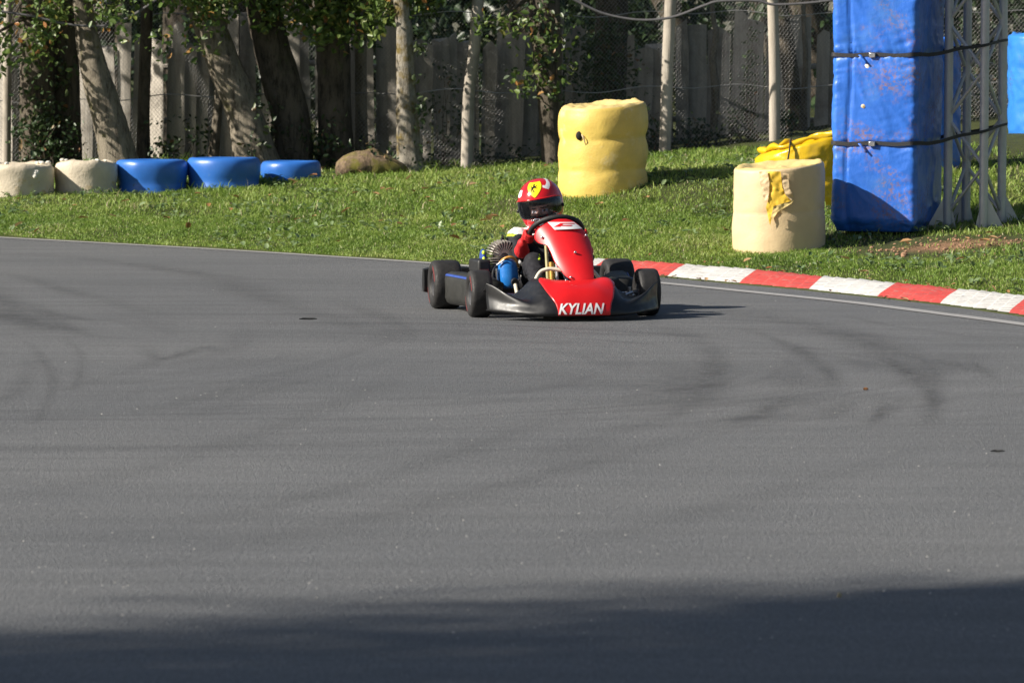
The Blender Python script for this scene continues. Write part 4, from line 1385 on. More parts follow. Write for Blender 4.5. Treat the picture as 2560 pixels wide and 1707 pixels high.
pp, nn_ = rrect(wx, wy, 0.045)
zs = np.unique(np.r_[np.linspace(0.0, TH, 260)])
rows = []
rows.append(np.c_[pp * 0.02, np.full(len(pp), 0.03)])
rows.append(np.c_[pp * 0.90, np.full(len(pp), 0.02)])
for z in zs:
    p3 = np.c_[pp, np.full(len(pp), z)]
    d = np.zeros(len(pp))
    for s_ in STR_Z: d -= 0.009 * math.exp(-((z - s_) / 0.018) ** 2) + 0.003 * math.exp(-((z - s_) / 0.06) ** 2)
    d += 0.014 * vnoise(p3 * 2.2, 2)
    # gathered folds running up and down from the straps, strongest near the right front edge
    near = sum(math.exp(-abs(z - s_) / 0.13) for s_ in STR_Z) + 0.8 * math.exp(-z / 0.10)
    edge = np.exp(-((pp[:, 0] - wx / 2) / 0.12) ** 2) * (np.abs(nn_[:, 1]) > 0.3) + np.exp(-((pp[:, 0] + wx / 2) / 0.07) ** 2) * 0.7
    w1 = np.abs(vnoise(np.c_[pp[:, 0] * 24 + z * 8, pp[:, 1] * 24, np.full(len(pp), z * 4)], 2))
    w2 = np.abs(vnoise(np.c_[pp[:, 0] * 7 - z * 11, pp[:, 1] * 9 + z * 6, np.full(len(pp), z * 13)], 2))
    d += -0.012 * w1 * (0.25 + near) - 0.009 * w2 * edge - 0.010 * w2 * near
    w3 = 1 - np.abs(vnoise(np.c_[pp[:, 0] * 5 + z * 3.2, pp[:, 1] * 5, np.full(len(pp), z * 2.2 + 7)], 3))
    d += 0.011 * w3 ** 5
    d += -0.016 * np.exp(-((pp[:, 0] + wx * 0.30 + 0.015 * math.sin(z * 4)) / 0.010) ** 2) * (nn_[:, 1] < -0.5)
    if z < 0.10: d -= 0.03 * (1 - z / 0.10) ** 2
    zz = np.full(len(pp), z)
    if z < 0.12:
        zz = zz + (0.05 + 0.05 * vnoise(np.c_[pp * 9, 0 * zz], 3)) * (1 - z / 0.12)
    lean = 0.012 * (z / TH) * 2.0
    rows.append(np.c_[pp + nn_ * d[:, None] + np.array([lean, 0]), zz])
rows.append(np.c_[pp * 0.9, np.full(len(pp), TH + 0.01)]); rows.append(np.c_[pp * 0.02, np.full(len(pp), TH + 0.01)])
col = MB().grid(np.array(rows), closed=True).build('padded_column', M['blue'], sharp=None)
col.location = (ctr.x, ctr.y, zb); col.rotation_euler = (0, 0, YAW)
tag(col, 'tall padded column of foam blocks wrapped in stained blue tarpaulin', 'padded column')
yf = -wy / 2


def patch(x, z, rx, rz, mat_, name, seed):
    mb = MB()
    A = np.linspace(0, 2 * np.pi, 18, endpoint=False)
    k = 1 + 0.3 * vnoise(np.c_[np.cos(A) * 2, np.sin(A) * 2, 0 * A + seed], 2)
    rows = [np.c_[x + np.cos(A) * rx * k * s_, np.full(18, yf - 0.004 - 0.006 * (1 - s_)), z + np.sin(A) * rz * k * s_] for s_ in (1.0, 0.75, 0.4, 0.02)]
    rows.insert(0, np.c_[x + np.cos(A) * rx * k, np.full(18, yf + 0.03), z + np.sin(A) * rz * k])
    mb.grid(np.array(rows), closed=True).build(name, mat_, col)


def colz(py): return P(2180, py, 36.3)[2] - zb


def colx(px): return -wx / 2 + (px - 2074) / (2288 - 2074) * wx


patch(colx(2168), colz(166), 0.030, 0.024, M['foam'], 'foam_patch', 1)
patch(colx(2156), colz(267), 0.014, 0.013, M['cream'], 'foam_patch', 5)
# --- truss
tc = Vector(P(2436, 582, 36.75))
tz = P(2436, 580, 36.55)[2]
root = empty('truss_tower', (tc.x, tc.y, tz), R(-32))
tag(root, 'square aluminium truss tower standing on a flat base beside the blue column', 'truss tower')
s2 = 0.138
CH = [(-s2, -s2), (s2, -s2), (s2, s2), (-s2, s2)]
for x, y in CH:
    MB().tube([(x, y, 0.0), (x + 0.006, y, 1.4), (x + 0.012, y, 2.8)], 0.031, 14).build('chord', M['alu'], root)
mb = MB()
for i in range(4):
    (x0, y0), (x1, y1) = CH[i], CH[(i + 1) % 4]
    n_ = 8
    for k in range(n_):
        z0, z1 = 0.12 + k * 0.33, 0.12 + (k + 1) * 0.33
        a, b_ = ((x0, y0, z0), (x1, y1, z1)) if (k + i) % 2 == 0 else ((x1, y1, z0), (x0, y0, z1))
        a, b_ = Vector(a), Vector(b_); d = (b_ - a)
        mb = MB(); mb.tube([a + d * 0.05, b_ - d * 0.05], 0.0128, 9)
        mb.build('brace', M['alu'], root)
for x, y, sg in ((CH[0][0], CH[0][1], -1), (CH[1][0], CH[1][1], 1), (CH[2][0], CH[2][1], 1), (CH[3][0], CH[3][1], -1)):
    for ang in (R(32),):
        d = Vector((math.cos(ang), math.sin(ang), 0)); nq = Vector((-d.y, d.x, 0)) * 0.004
        a, b_, c_ = Vector((x, y, 0.012)) + d * (0.15 * sg), Vector((x, y, 0.012)) - d * (0.06 * sg), Vector((x, y, 0.29)) + d * 0.006
        mb = MB()
        mb.add([a - nq, b_ - nq, c_ - nq, a + nq, b_ + nq, c_ + nq], [(0, 1, 2), (5, 4, 3), (0, 3, 4, 1), (1, 4, 5, 2), (2, 5, 3, 0)])
        mb.build('gusset', M['alu'], root, smooth=False)
MB().box((0, 0, 0.004), (0.46, 0.46, 0.014), None).build('base_plate', M['alu'], root, smooth=False, bevel=0.002)

# --- straps round column and truss
def hull(pts):
    pts = sorted(pts)
    def half(ps):
        h = []
        for p in ps:
            while len(h) > 1 and (h[-1][0] - h[-2][0]) * (p[1] - h[-2][1]) - (h[-1][1] - h[-2][1]) * (p[0] - h[-2][0]) <= 0: h.pop()
            h.append(p)
        return h[:-1]
    return half(pts) + half(pts[::-1])


cpts = []
for q, nq in zip(pp, nn_):
    v = rotM @ Vector((q[0] - nq[0] * 0.001, q[1] - nq[1] * 0.001, 0)); cpts.append((ctr.x + v.x, ctr.y + v.y))
rt = Matrix.Rotation(R(-32), 3, 'Z')
for x, y in CH:
    for a in np.linspace(0, 2 * np.pi, 10, endpoint=False):
        v = rt @ Vector((x + 0.034 * math.cos(a), y + 0.034 * math.sin(a), 0)); cpts.append((tc.x + v.x, tc.y + v.y))
hl = hull(cpts)
for zi, (z0, rise, lab) in enumerate(((STR_Z[0] + zb, 0.10, 'upper black ratchet strap tying the blue column to the truss'), (STR_Z[1] + zb, 0.125, 'lower black ratchet strap tying the blue column to the truss'))):
    dense = []
    for i in range(len(hl)):
        a, b_ = np.array(hl[i]), np.array(hl[(i + 1) % len(hl)])
        m_ = max(1, int(np.linalg.norm(b_ - a) / 0.02))
        for k in range(m_): dense.append(a + (b_ - a) * k / m_)
    dense = np.array(dense)
    x0, x1 = ctr.x + 0.25, dense[:, 0].max()
    t = np.clip((dense[:, 0] - x0) / (x1 - x0), 0, 1)
    zc = z0 + rise * t + 0.004 * np.sin(dense[:, 0] * 21)
    cen = dense.mean(0)
    od = dense - cen; od /= np.linalg.norm(od, axis=1)[:, None]
    hh = 0.0135 - 0.005 * t
    rows = [np.c_[dense + od * a_, zc + b_ * hh] for a_, b_ in ((0.003, -1), (0.006, -1), (0.006, 1), (0.003, 1), (0.003, -1))]
    off = np.array([ctr.x, ctr.y, zb])
    o = MB().grid(np.array(rows) - off, closed=True).build('ratchet_strap', M['strap'], sharp=30)
    o.location = off
    tag(o, lab, 'strap', 'straps round the blue column')
    bx = rotM @ Vector((colx(2180), yf - 0.012, 0))
    MB().box((bx.x, bx.y, z0 - zb - 0.003), (0.045, 0.022, 0.034), (0, 0, YAW)).build('buckle', M['steel'], o, bevel=0.004)
    bx = rotM @ Vector((colx(2145), yf - 0.02, 0))
    G = np.array([[(bx.x + 0.012 * k + u, bx.y - 0.006 * k, z0 - zb - 0.016 * k) for u in (0, 0.02)] for k in range(5)])
    MB().grid(G).build('loose_end', M['blue'], o, solid=0.003)

# --- blue wrapped stacks further back
c = P(2632, 330, 42.5); zt = P(2632, 84, 42.5)[2]; c[2] = float(terr(c[0], c[1])) - 0.03
pr = stack_profile(0.365, zt - c[2], 3, 0.02, 0.05)
o = stack_mesh('wrapped_stack', pr, [M['sky_blue']], 0.014, 49, lump=0.02, wr=0.022)
o.location = c
tag(o, 'light blue wrapped tyre stack at the right border with a dark tear near its foot', 'wrapped stack', 'blue wrapped stacks')
ha = R(-118)
MB().ell((math.cos(ha) * .365, math.sin(ha) * .365, 0.16), (0.03, 0.02, 0.05), 12, 8).build('tear', simple('dark_tear', (0.02, 0.02, 0.03), 0.9), o)
MB().ell((math.cos(R(-100)) * .37, math.sin(R(-100)) * .37, 0.21), (0.05, 0.012, 0.02), 12, 8).build('tear', simple('dark_tear_wide', (0.05, 0.04, 0.04), 0.9), o)
c = P(2322, 400, 39.6); zt = P(2322, 96, 39.6)[2]; c[2] = float(terr(c[0], c[1])) - 0.03
pr = stack_profile(0.235, zt - c[2], 3, 0.02, 0.05)
o = stack_mesh('wrapped_stack', pr, [M['blue']], 0.012, 49, lump=0.02, wr=0.02)
o.location = c
tag(o, 'blue wrapped stack hidden behind the tall column, seen only between the truss tubes', 'wrapped stack', 'blue wrapped stacks')

shade_tree(-2.3, 11.75, 10.0, 3.2, 2.2, 1.7, 1500, 12, 'tall leafy tree left of the photographer shading the near track', 0.09)
shade_tree(1.15, 13.75, 13.0, 2.1, 1.6, 1.0, 900, 9, 'loose airy tree left of the photographer thinly shading the near track', 0.09)
shade_tree(3.3, 14.2, 12.0, 1.7, 1.35, 1.2, 2600, 14, 'dense dark tree left of the photographer shading the lower right of the track')

# ================================================================ GO-KART  (local: +x driver's left, -y forward, z up, origin under the front axle)
KYAW = R(11)
kc = PG(1408, 790.5)
kart = empty('go_kart', (kc[0], kc[1], 0.0), KYAW)
tag(kart, 'red and black racing kart with a white name on its nose', 'go-kart')


def wheel(x, y, dia, wid, steer=0.0, side=1):
    w = empty('wheel', (x, y, dia / 2), steer, kart)
    r, h = dia / 2, wid / 2
    Mx = Matrix.Rotation(math.pi / 2, 4, 'Y')
    ri = r * 0.50
    prof = [(ri, -h * .78), (ri * 1.06, -h * .90), (r * .72, -h * 1.0), (r * .86, -h * .98), (r * .94, -h * .90), (r * .985, -h * .74), (r, -h * .5), (r * 1.003, 0), (r, h * .5), (r * .985, h * .74), (r * .94, h * .90), (r * .86, h * .98), (r * .72, h * 1.0), (ri * 1.06, h * .90), (ri, h * .78)]
    out = 1 if x > 0 else -1
    n = 64

    def mf(i, k):
        ii = i if out < 0 else len(prof) - 2 - i
        a = k / n * 360
        return 1 if ii == 2 and ((20 < a < 75) or (200 < a < 255)) else 0
    MB().lathe(prof, n, Mx, mfun=mf).build('tyre', [M['tyre'], M['tyre_red']], w, sharp=None)
    rp = [(ri, -h * .80), (ri * .93, -h * .80), (ri * .90, -h * .45), (ri * .62, -h * .3), (ri * .55, 0), (ri * .62, h * .3), (ri * .90, h * .45), (ri * .93, h * .80), (ri, h * .80)]
    MB().lathe(rp, 40, Mx).build('rim', M['rim'], w, sharp=30)
    mb = MB()
    mb.lathe([(0.001, -h * .55), (0.026, -h * .55), (0.03, -h * .2), (0.03, h * .2), (0.026, h * .55), (0.001, h * .55)], 20, Mx)
    for k in range(3):
        a = 2 * math.pi * k / 3
        mb.tube([(out * h * .5, .02 * math.cos(a), .02 * math.sin(a)), (out * h * .68, .02 * math.cos(a), .02 * math.sin(a))], 0.006, 8)
        mb.box((0, ri * .5 * math.cos(a), ri * .5 * math.sin(a)), (h * .5, .03, ri * .75), (a - math.pi / 2, 0, 0))
    mb.build('hub', M['steel'], w, sharp=30)
    return w


wheel(-0.475, 0.0, 0.262, 0.122, R(-1))
wheel(0.475, 0.0, 0.262, 0.122, R(-1))
wheel(-0.500, 0.92, 0.278, 0.165)
wheel(0.505, 0.92, 0.278, 0.165)

# ---- nose fairing
NX = np.array([0, .1, .2, .27, .34, .40, .45, .482])
NP = np.array([
    [(-.13, .19), (-.31, .205), (-.465, .174), (-.535, .10), (-.545, .028), (-.40, .022)],
    [(-.13, .192), (-.31, .208), (-.46, .170), (-.53, .10), (-.54, .028), (-.40, .022)],
    [(-.14, .218), (-.32, .210), (-.445, .145), (-.512, .088), (-.525, .030), (-.40, .026)],
    [(-.15, .160), (-.30, .130), (-.435, .108), (-.478, .075), (-.495, .034), (-.38, .03)],
    [(-.14, .120), (-.27, .105), (-.395, .124), (-.425, .083), (-.445, .040), (-.35, .035)],
    [(-.13, .118), (-.24, .118), (-.345, .154), (-.362, .095), (-.385, .046), (-.31, .04)],
    [(-.14, .145), (-.22, .155), (-.285, .186), (-.292, .115), (-.325, .052), (-.27, .045)],
    [(-.145, .155), (-.20, .17), (-.24, .198), (-.236, .13), (-.27, .058), (-.24, .05)]])
_xs = np.r_[-NX[:0:-1], NX]
_np = np.concatenate([NP[:0:-1], NP])


def cr1(tab, t):
    """Catmull-Rom lookup of table rows at fractional index t"""
    n = len(tab)
    t = min(max(t, 0), n - 1 - 1e-9)
    i = int(t); f = t - i
    a, b, c, d = tab[max(i - 1, 0)], tab[i], tab[min(i + 1, n - 1)], tab[min(i + 2, n - 1)]
    if i == 0: a = 2 * b - c
    if i + 2 > n - 1: d = 2 * c - b
    return 0.5 * (2 * b + (c - a) * f + (2 * a - 5 * b + 4 * c - d) * f * f + (3 * b - a - 3 * c + d) * f ** 3)


def nose(x, t, off=0.0):
    def raw(x, t):
        k = float(np.interp(x, _xs, np.arange(len(_xs))))
        prof = np.array([cr1(_np[:, j], k) for j in range(6)])
        q = cr1(prof, t)
        return np.array([x, q[0], q[1]])
    p = raw(x, t)
    if off:
        e = 1e-3
        du = raw(min(x + e, .482), t) - raw(max(x - e, -.482), t)
        dv = raw(x, min(t + .02, 5)) - raw(x, max(t - .02, 0))
        n = np.cross(dv, du); n /= np.linalg.norm(n) + 1e-12
        if n[1] * 0.7 - n[2] > 0: n = -n
        p = p + n * off
    return p


xx = np.r_[np.linspace(-.482, .482, 81)]
tt = np.linspace(0, 5, 51)
G = np.array([[nose(x, t) for t in tt] for x in xx])
mb = MB().grid(G)
o_ = len(mb.v)
mb.build('nose_fairing', M['black'], kart, sharp=None, solid=0.006)
# red centre panel, following the fairing
PT = np.array([[.30, .10], [.42, .145], [.6, .182], [.85, .203], [1.1, .208], [1.5, .200], [2.0, .186], [2.5, .172], [3.0, .155], [3.5, .146], [4.05, .143]])
rows = []
for t in np.linspace(.30, 4.05, 46):
    w = float(np.interp(t, PT[:, 0], PT[:, 1]))
    rows.append([nose(u * w + 0.006, t, 0.004) for u in np.linspace(-1, 1, 41)])
panel = MB().grid(np.array(rows)).build('nose_panel', M['red_nose'], kart, sharp=None, solid=0.003)


def text_mesh(s, shear=0.32, offset=0.022):
    cu = bpy.data.curves.new('t', 'FONT')
    cu.body = s; cu.shear = shear; cu.offset = offset; cu.resolution_u = 6
    to = bpy.data.objects.new('t', cu); COL.objects.link(to)
    dg = bpy.context.evaluated_depsgraph_get(); dg.update()
    me = bpy.data.meshes.new_from_object(to.evaluated_get(dg))
    bpy.data.objects.remove(to)
    bm = bmesh.new(); bm.from_mesh(me)
    bmesh.ops.triangulate(bm, faces=bm.faces)
    for _ in range(2):
        bmesh.ops.subdivide_edges(bm, edges=[e for e in bm.edges if e.calc_length() > 0.12], cuts=1)
        bmesh.ops.triangulate(bm, faces=bm.faces)
    V = np.array([v.co[:] for v in bm.verts]); F = np.array([[v.index for v in f.verts] for f in bm.faces])
    bm.free()
    return V, F


TV, TF = text_mesh('KYLIAN')
mn, mx_ = TV.min(0), TV.max(0)
V = []
for v in TV:
    u, h = (v[0] - mn[0]) / (mx_[0] - mn[0]), (v[1] - mn[1]) / (mx_[1] - mn[1])
    V.append(nose(-0.138 + 0.256 * u, 3.74 - 0.68 * h, 0.0095))
np_mesh('lettering', np.array(V), TF, M['white'], panel)

# ---- steering fairing (tall red panel)
FT = np.array([  # z, xl, xr, y
    (.202, .030, .095, -.262), (.212, .00, .115, -.272), (.235, -.035, .122, -.268), (.265, -.055, .125, -.250), (.31, -.082, .132, -.208), (.36, -.096, .137, -.178), (.392, -.108, .140, -.152),
    (.402, -.120, .140, -.143), (.412, -.150, .139, -.133), (.44, -.163, .130, -.112), (.48, -.150, .108, -.080), (.51, -.112, .082, -.052), (.532, -.068, .046, -.024), (.541, -.03, .015, -.006)])


_FY = np.polyfit([.2, .23, .26, .31, .36, .41, .44, .48, .51, .541], [-.268, -.262, -.248, -.214, -.178, -.135, -.110, -.074, -.044, -.004], 4)


def fair(u, k, off=0.0):
    def raw(u, k):
        z, xl, xr, y = cr1(FT, k)
        y = float(np.polyval(_FY, z))
        w = (xr - xl) / 2
        e = u * w
        x = (xl + xr) / 2 + e
        q = abs(x - (.072 - .27 * (z - .2)))
        return np.array([x, y + 2.6 * q * q + 8.0 * q ** 3, z])
    p = raw(u, k)
    if off:
        du = raw(min(u + .02, 1), k) - raw(max(u - .02, -1), k)
        dv = raw(u, min(k + .05, len(FT) - 1)) - raw(u, max(k - .05, 0))
        n = np.cross(du, dv); n /= np.linalg.norm(n) + 1e-12
        if n[1] > 0: n = -n
        p = p + n * off
    return p


G = np.array([[fair(u, k) for u in np.linspace(-1, 1, 45)] for k in np.linspace(0, len(FT) - 1, 90)])
fo = MB().grid(G).build('steering_fairing', M['red'], kart, sharp=None, solid=0.006)


def kof(z): return float(np.interp(z, FT[:, 0], np.arange(len(FT))))


def fair_at(x, z, off):
    k = kof(z); _, xl, xr, _ = cr1(FT, k)
    return fair((x - (xl + xr) / 2) / ((xr - xl) / 2), k, off)


def quad_patch(c4, name, mat_, off, nu=14, nv=5, parent=fo):
    tl, tr, br, bl = [np.array(q) for q in c4]
    rows = []
    for v in np.linspace(0, 1, nv):
        rows.append([fair_at(*((tl * (1 - u) + tr * u) * (1 - v) + (bl * (1 - u) + br * u) * v), off) for u in np.linspace(0, 1, nu)])
    return MB().grid(np.array(rows)).build(name, mat_, parent, sharp=None)


bdg = quad_patch([(-.090, .517), (.052, .516), (.094, .482), (-.062, .478)], 'badge', M['white'], 0.0095)
for c4 in (((-.026, .5115), (.050, .511), (.056, .5065), (-.034, .507)), ((-.034, .507), (-.012, .5068), (-.030, .4915), (-.064, .4905)), ((-.018, .5005), (.040, .500), (.030, .4945), (-.026, .495))):
    quad_patch(c4, 'badge_mark', M['red'], 0.0108, 10, 3)
for x, z in ((.030, .357), (-.125, .438), (.112, .447), (-.005, .228)):
    p = fair_at(x, z, 0.008)
    MB().ell(p, (.008, .006, .008), 12, 8).build('bolt', M['steel'], fo)

# ---- steering wheel and column
SWC = Vector((0.0, 0.20, 0.46)); SWT = Vector((0, -.8, .6)); SWN = Vector((0, .6, .8))
swr = empty('steering_wheel', SWC, 0, kart)
mb = MB()
n = 56
V, F = [], []
mb.ring((0, 0, 0), 0.148, 0.0145, SWN, 56, 12)
mb.build('rim', M['grip'], swr)
mb = MB()
for a in (0, 180, 250, 290):
    d = Vector((math.cos(R(a)), 0, 0)) + SWT * math.sin(R(a))
    mb.tube([d * 0.02, d * 0.142], 0.008, 8)
mb.ell((0, 0, 0), (.035, .03, .03), 16, 8)
mb.build('spokes', M['rim'], swr)
MB().tube([SWC, SWC + Vector((0.0, -.12, -.16)), Vector((0.03, -.10, .10))], 0.011, 10).build('steering_column', M['steel'], kart)
MB().tube([(-.085, -.06, .07), (-.088, .0, .22), (-.085, .06, .39)], 0.010, 10).build('fairing_support', M['column'], kart)
MB().tube([(-.050, -.09, .07), (-.052, -.09, .2), (-.05, -.06, .34)], 0.008, 8).build('fairing_support', M['alu'], kart)
MB().tube([(.06, -.09, .07), (.062, -.07, .2), (.06, -.04, .36)], 0.008, 8).build('fairing_support', M['alu'], kart)
mb = MB().tube([(-.066, -.02, .20), (-.066, .0, .30)], 0.016, 12)
mb.tube([(-.066, -.022, .175), (-.066, -.02, .20)], 0.010, 12)
mb.build('tie_rod_joint', M['brass'], kart)

# ---- frame
fr_ = MB()
for s in (-1, 1):
    fr_.tube(crom([(s * .36, 0.03, .075), (s * .27, .06, .065), (s * .24, .25, .06), (s * .27, .6, .06), (s * .29, .95, .075)], 6), .0145, 10)
    fr_.tube(crom([(s * .24, .10, .06), (s * .16, -.08, .06), (s * .14, -.25, .06), (s * .12, -.36, .06)], 6), .0145, 10)
for y in (.02, .45, .85): fr_.tube([(-.27, y, .062), (.27, y, .062)], .0145, 10)
fr_.tube(crom([(-.15, -.34, .06), (0, -.37, .06), (.15, -.34, .06)], 6), .0145, 10)
fr_.build('frame', M['frame'], kart)
for s in (-1, 1):
    q = crom([(s * .23, -.30, .06), (s * .215, -.17, .12), (s * .165, -.11, .235), (s * .11, -.11, .268), (s * .03, -.13, .262)], 8)
    MB().tube(q, .011, 10).build('front_hoop', M['frame'], kart)
    MB().tube(crom([(s * .20, -.05, .06), (s * .235, .08, .10), (s * .24, .16, .17)], 6), .011, 10).build('side_hoop', M['frame'], kart)
MB().box((0, .12, .045), (.40, .80, .006)).build('floor_tray', M['alu'], kart, smooth=False)
MB().tube([(-.50, .92, .139), (.50, .92, .139)], .016, 14).build('rear_axle', M['steel'], kart)
for s in (-1, 1):
    mb = MB().tube([(s * .34, 0.02, .075), (s * .42, 0.01, .125)], .014, 10).tube([(s * .40, 0.0, .131), (s * .47, 0.0, .131)], .012, 10)
    mb.tube([(s * .38, 0, .16), (s * .38, 0, .08)], .014, 10)
    mb.build('stub_axle', M['steel'], kart)
    MB().tube([(s * .05, .06, .11), (s * .38, .075, .125)], .006, 8).build('track_rod', M['steel'], kart)
    MB().tube(crom([(s * .13, -.25, .07), (s * .13, -.27, .17), (s * .17, -.28, .19), (s * .20, -.27, .19)], 6), .008, 8).build('pedal', M['steel'], kart)

# ---- side pods
def pod(s):
    Y = np.linspace(.165, .765, 24)
    rows = []
    for y in Y:
        t = (y - .165) / .60
        xo = .452 + .085 * t - .012 * math.sin(math.pi * t)
        zt = .205 + .012 * t
        zb = .038
        prof = [(xo - .15, zt - .03), (xo - .10, zt - .002), (xo - .035, zt), (xo - .008, zt - .012), (xo, zt - .04), (xo - .004, .12), (xo - .002, .075), (xo - .012, zb + .012), (xo - .03, zb), (xo - .12, zb)]
        e = 1.0 if 0.02 < t < .98 else .9
        rows.append([(s * (.33 + (q[0] - .33) * e), y, .11 + (q[1] - .11) * e) for q in prof])
    mb = MB().grid(np.array(rows))
    for k in (0, -1): mb.add(rows[k], [tuple(range(len(rows[k])))])
    o = mb.build('side_pod', M['pod'], kart, sharp=50, solid=0.004)
    st = []
    for y in Y[1:-1]:
        t = (y - .165) / .60
        xo = .452 + .085 * t - .012 * math.sin(math.pi * t); zt = .205 + .012 * t
        st.append([(s * (xo - .009), y, zt - .008), (s * (xo - .003), y, zt - .0135), (s * (xo + .001), y, zt - .020)])
    MB().grid(np.array(st)).build('stripe', M['stripe'], o, solid=0.0015)
    MB().tube([(s * .28, .25, .09), (s * .40, .25, .09)], .010, 8).tube([(s * .28, .65, .09), (s * .40, .65, .09)], .010, 8).build('pod_bar', M['steel'], kart)
    return o


pod(-1); pod(1)

# ---- rear bumper
rows = []
for x in np.linspace(-.60, .60, 41):
    e = abs(x) / .60
    y0 = 1.085 - .02 * e ** 4
    k = 1 - .12 * max(0, (e - .93) / .07)
    zc = .155
    prof = [(y0 - .02, zc - .07 * k), (y0 + .03, zc - .075 * k), (y0 + .05, zc - .03 * k), (y0 + .045, zc + .03 * k), (y0 + .03, zc + .075 * k), (y0 - .02, zc + .07 * k), (y0 - .028, zc)]
    rows.append([(x, a, b) for a, b in prof])
mb = MB().grid(np.array(rows), closed=True)
for k in (0, -1): mb.add(rows[k], [tuple(range(7))])
mb.build('rear_bumper', M['black'], kart, sharp=50)

# ---- seat, tank
rows = []
for k, (y, z, w, d) in enumerate([(.30, .10, .14, .03), (.38, .07, .155, .06), (.50, .055, .165, .10), (.60, .07, .165, .13), (.67, .14, .165, .13), (.71, .25, .16, .11), (.74, .36, .145, .07), (.755, .40, .12, .03)]):
    rows.append([(w * math.sin(a), y - d * (1 - math.cos(a)) * .5, z + d * (1 - math.cos(a)) * .9 + 0.02) for a in np.linspace(-1.9, 1.9, 25)])
MB().grid(np.array(rows)).build('seat', M['black'], kart, sharp=None, solid=0.008, subsurf=1)
MB().box((0.02, .18, .12), (.16, .20, .13)).build('fuel_tank', M['pod'], kart, bevel=.02, seg=3)

# ---- engine on the driver's right
EC = Vector((-.238, .56, .30))
eng = empty('engine', EC, 0, kart)
MB().box((0, .0, -.15), (.16, .20, .13)).box((.02, .02, -.09), (.12, .12, .05)).lathe([(0.001, -.09), (.05, -.09), (.055, -.08), (.055, .06), (.05, .07), (.001, .07)], 24, Matrix.Translation((0, -.02, -.15)) @ Matrix.Rotation(math.pi / 2, 4, 'Y')).build('crankcase', M['engine'], eng, bevel=.008)
mb = MB()
for k in range(6): mb.box((0, 0, -.065 + k * .0135), (.178 - .004 * abs(k - 3), .15, .0045))
mb.lathe([(.055, -.08), (.055, .02)], 24)
mb.build('cylinder', M['fin'], eng, bevel=.001, seg=1)
mb = MB()
for k in range(15):
    a = R(-78 + 156 * k / 14)
    r0, r1 = .022, .092 + .006 * math.cos(a * 2)
    d = Vector((math.sin(a), 0, math.cos(a) * .93)); q = Vector((math.cos(a), 0, -math.sin(a))) * .0024
    base = Vector((0, 0, .014))
    V = []
    for yy, k1 in ((-.078, .86), (-.06, 1.0), (.06, 1.0), (.078, .86)):
        for sg in (-1, 1):
            V += [base + d * r0 + q * sg + Vector((0, yy, 0)), base + d * r1 * k1 + q * sg + Vector((0, yy, 0))]
    F = []
    for i in range(3):
        b = i * 4
        F += [(b, b + 1, b + 5, b + 4), (b + 2, b + 6, b + 7, b + 3), (b + 1, b + 3, b + 7, b + 5), (b, b + 4, b + 6, b + 2)]
    F += [(0, 2, 3, 1), (12, 13, 15, 14)]
    mb.add(V, F)
mb.ell((0, 0, .02), (.05, .06, .04), 20, 10)
mb.build('cylinder_head', M['fin'], eng, smooth=False)
MB().tube([(0, 0, .06), (0, 0, .115)], .010, 10).tube(crom([(0, 0, .112), (.01, .03, .125), (.03, .10, .07), (.04, .14, -.05)], 6), .006, 8).build('spark_plug_cap', M['engine'], eng)
MB().lathe([(.001, -.012), (.085, -.012), (.092, -.004), (.092, .004), (.085, .012), (.001, .012)], 28, Matrix.Translation((-.105, .03, -.03)) @ Matrix.Rotation(math.pi / 2, 4, 'Y') @ Matrix.Diagonal((.9, .62, 1, 1))).build('fan_cover', M['stripe'], eng)
mb = MB()
for (z, y, a_, b_) in ((.035, -.01, .022, .012), (-.005, -.02, .02, .017), (-.05, -.015, .016, .012)): mb.ell((-.112, y - .015, z), (.009, a_, b_), 14, 8)
mb.build('cover_print', M['lime'], eng)
# blue can in front of the engine
can = empty('air_box', (-.252, .30, .225), 0, kart)
MM = Matrix.Rotation(R(-12), 4, 'X') @ Matrix.Rotation(R(-6), 4, 'Y')
sec = [(.0, -.078), (.040, -.078), (.050, -.066), (.054, -.02), (.055, .03), (.050, .062), (.040, .076), (.0, .08)]
mb = MB().lathe([(max(r, .001), z) for r, z in sec], 32, MM @ Matrix.Diagonal((1, .9, 1, 1)))
mb.build('can', M['box_blue'], can)
mb = MB().tube([MM @ Vector((.018, -.03, -.050)), MM @ Vector((.020, -.058, -.062))], [.022, .021], 20)
mb.build('inlet', M['engine'], can)
MB().ell(MM @ Vector((.040, -.050, -.052)), (.009, .009, .009), 12, 8).build('bolt', M['steel'], can)
MB().tube(crom([(-.05, .03, .055), (-.03, -.02, .085), (.005, -.03, .095), (.04, -.015, .078), (.062, .02, .035)], 7), .0065, 9).build('hose', M['hose'], can)
MB().tube(crom([(-.06, .03, .05), (-.085, .0, .02), (-.09, -.01, -.02), (-.07, -.01, -.05)], 7), .006, 8).build('hose', M['engine'], can)
mb = MB().tube([(-.068, -.01, .03), (-.066, -.01, -.045)], .007, 8).tube([(-.085, -.01, -.05), (-.055, -.012, -.05)], .006, 8).tube([(-.07, -.02, .05), (-.03, -.035, .08)], .006, 8)
mb.build('bracket', M['steel'], can)
MB().box((-.375, .52, .262), (.075, .22, .075), (0, 0, R(4))).build('muffler', M['engine'], kart, bevel=.014, seg=3)
MB().box((-.37, .405, .24), (.05, .004, .012)).build('muffler_print', M['tyre_red'], kart)
MB().lathe([(.03, -.006), (.075, -.006), (.08, 0), (.075, .006), (.03, .006)], 30, Matrix.Translation((-.30, .90, .19)) @ Matrix.Rotation(math.pi / 2, 4, 'Y')).build('sprocket', M['rim'], kart)
MB().box((-.31, .76, .2), (.025, .36, .09), (R(-6), 0, 0)).build('chain_guard', M['engine'], kart, bevel=.01)
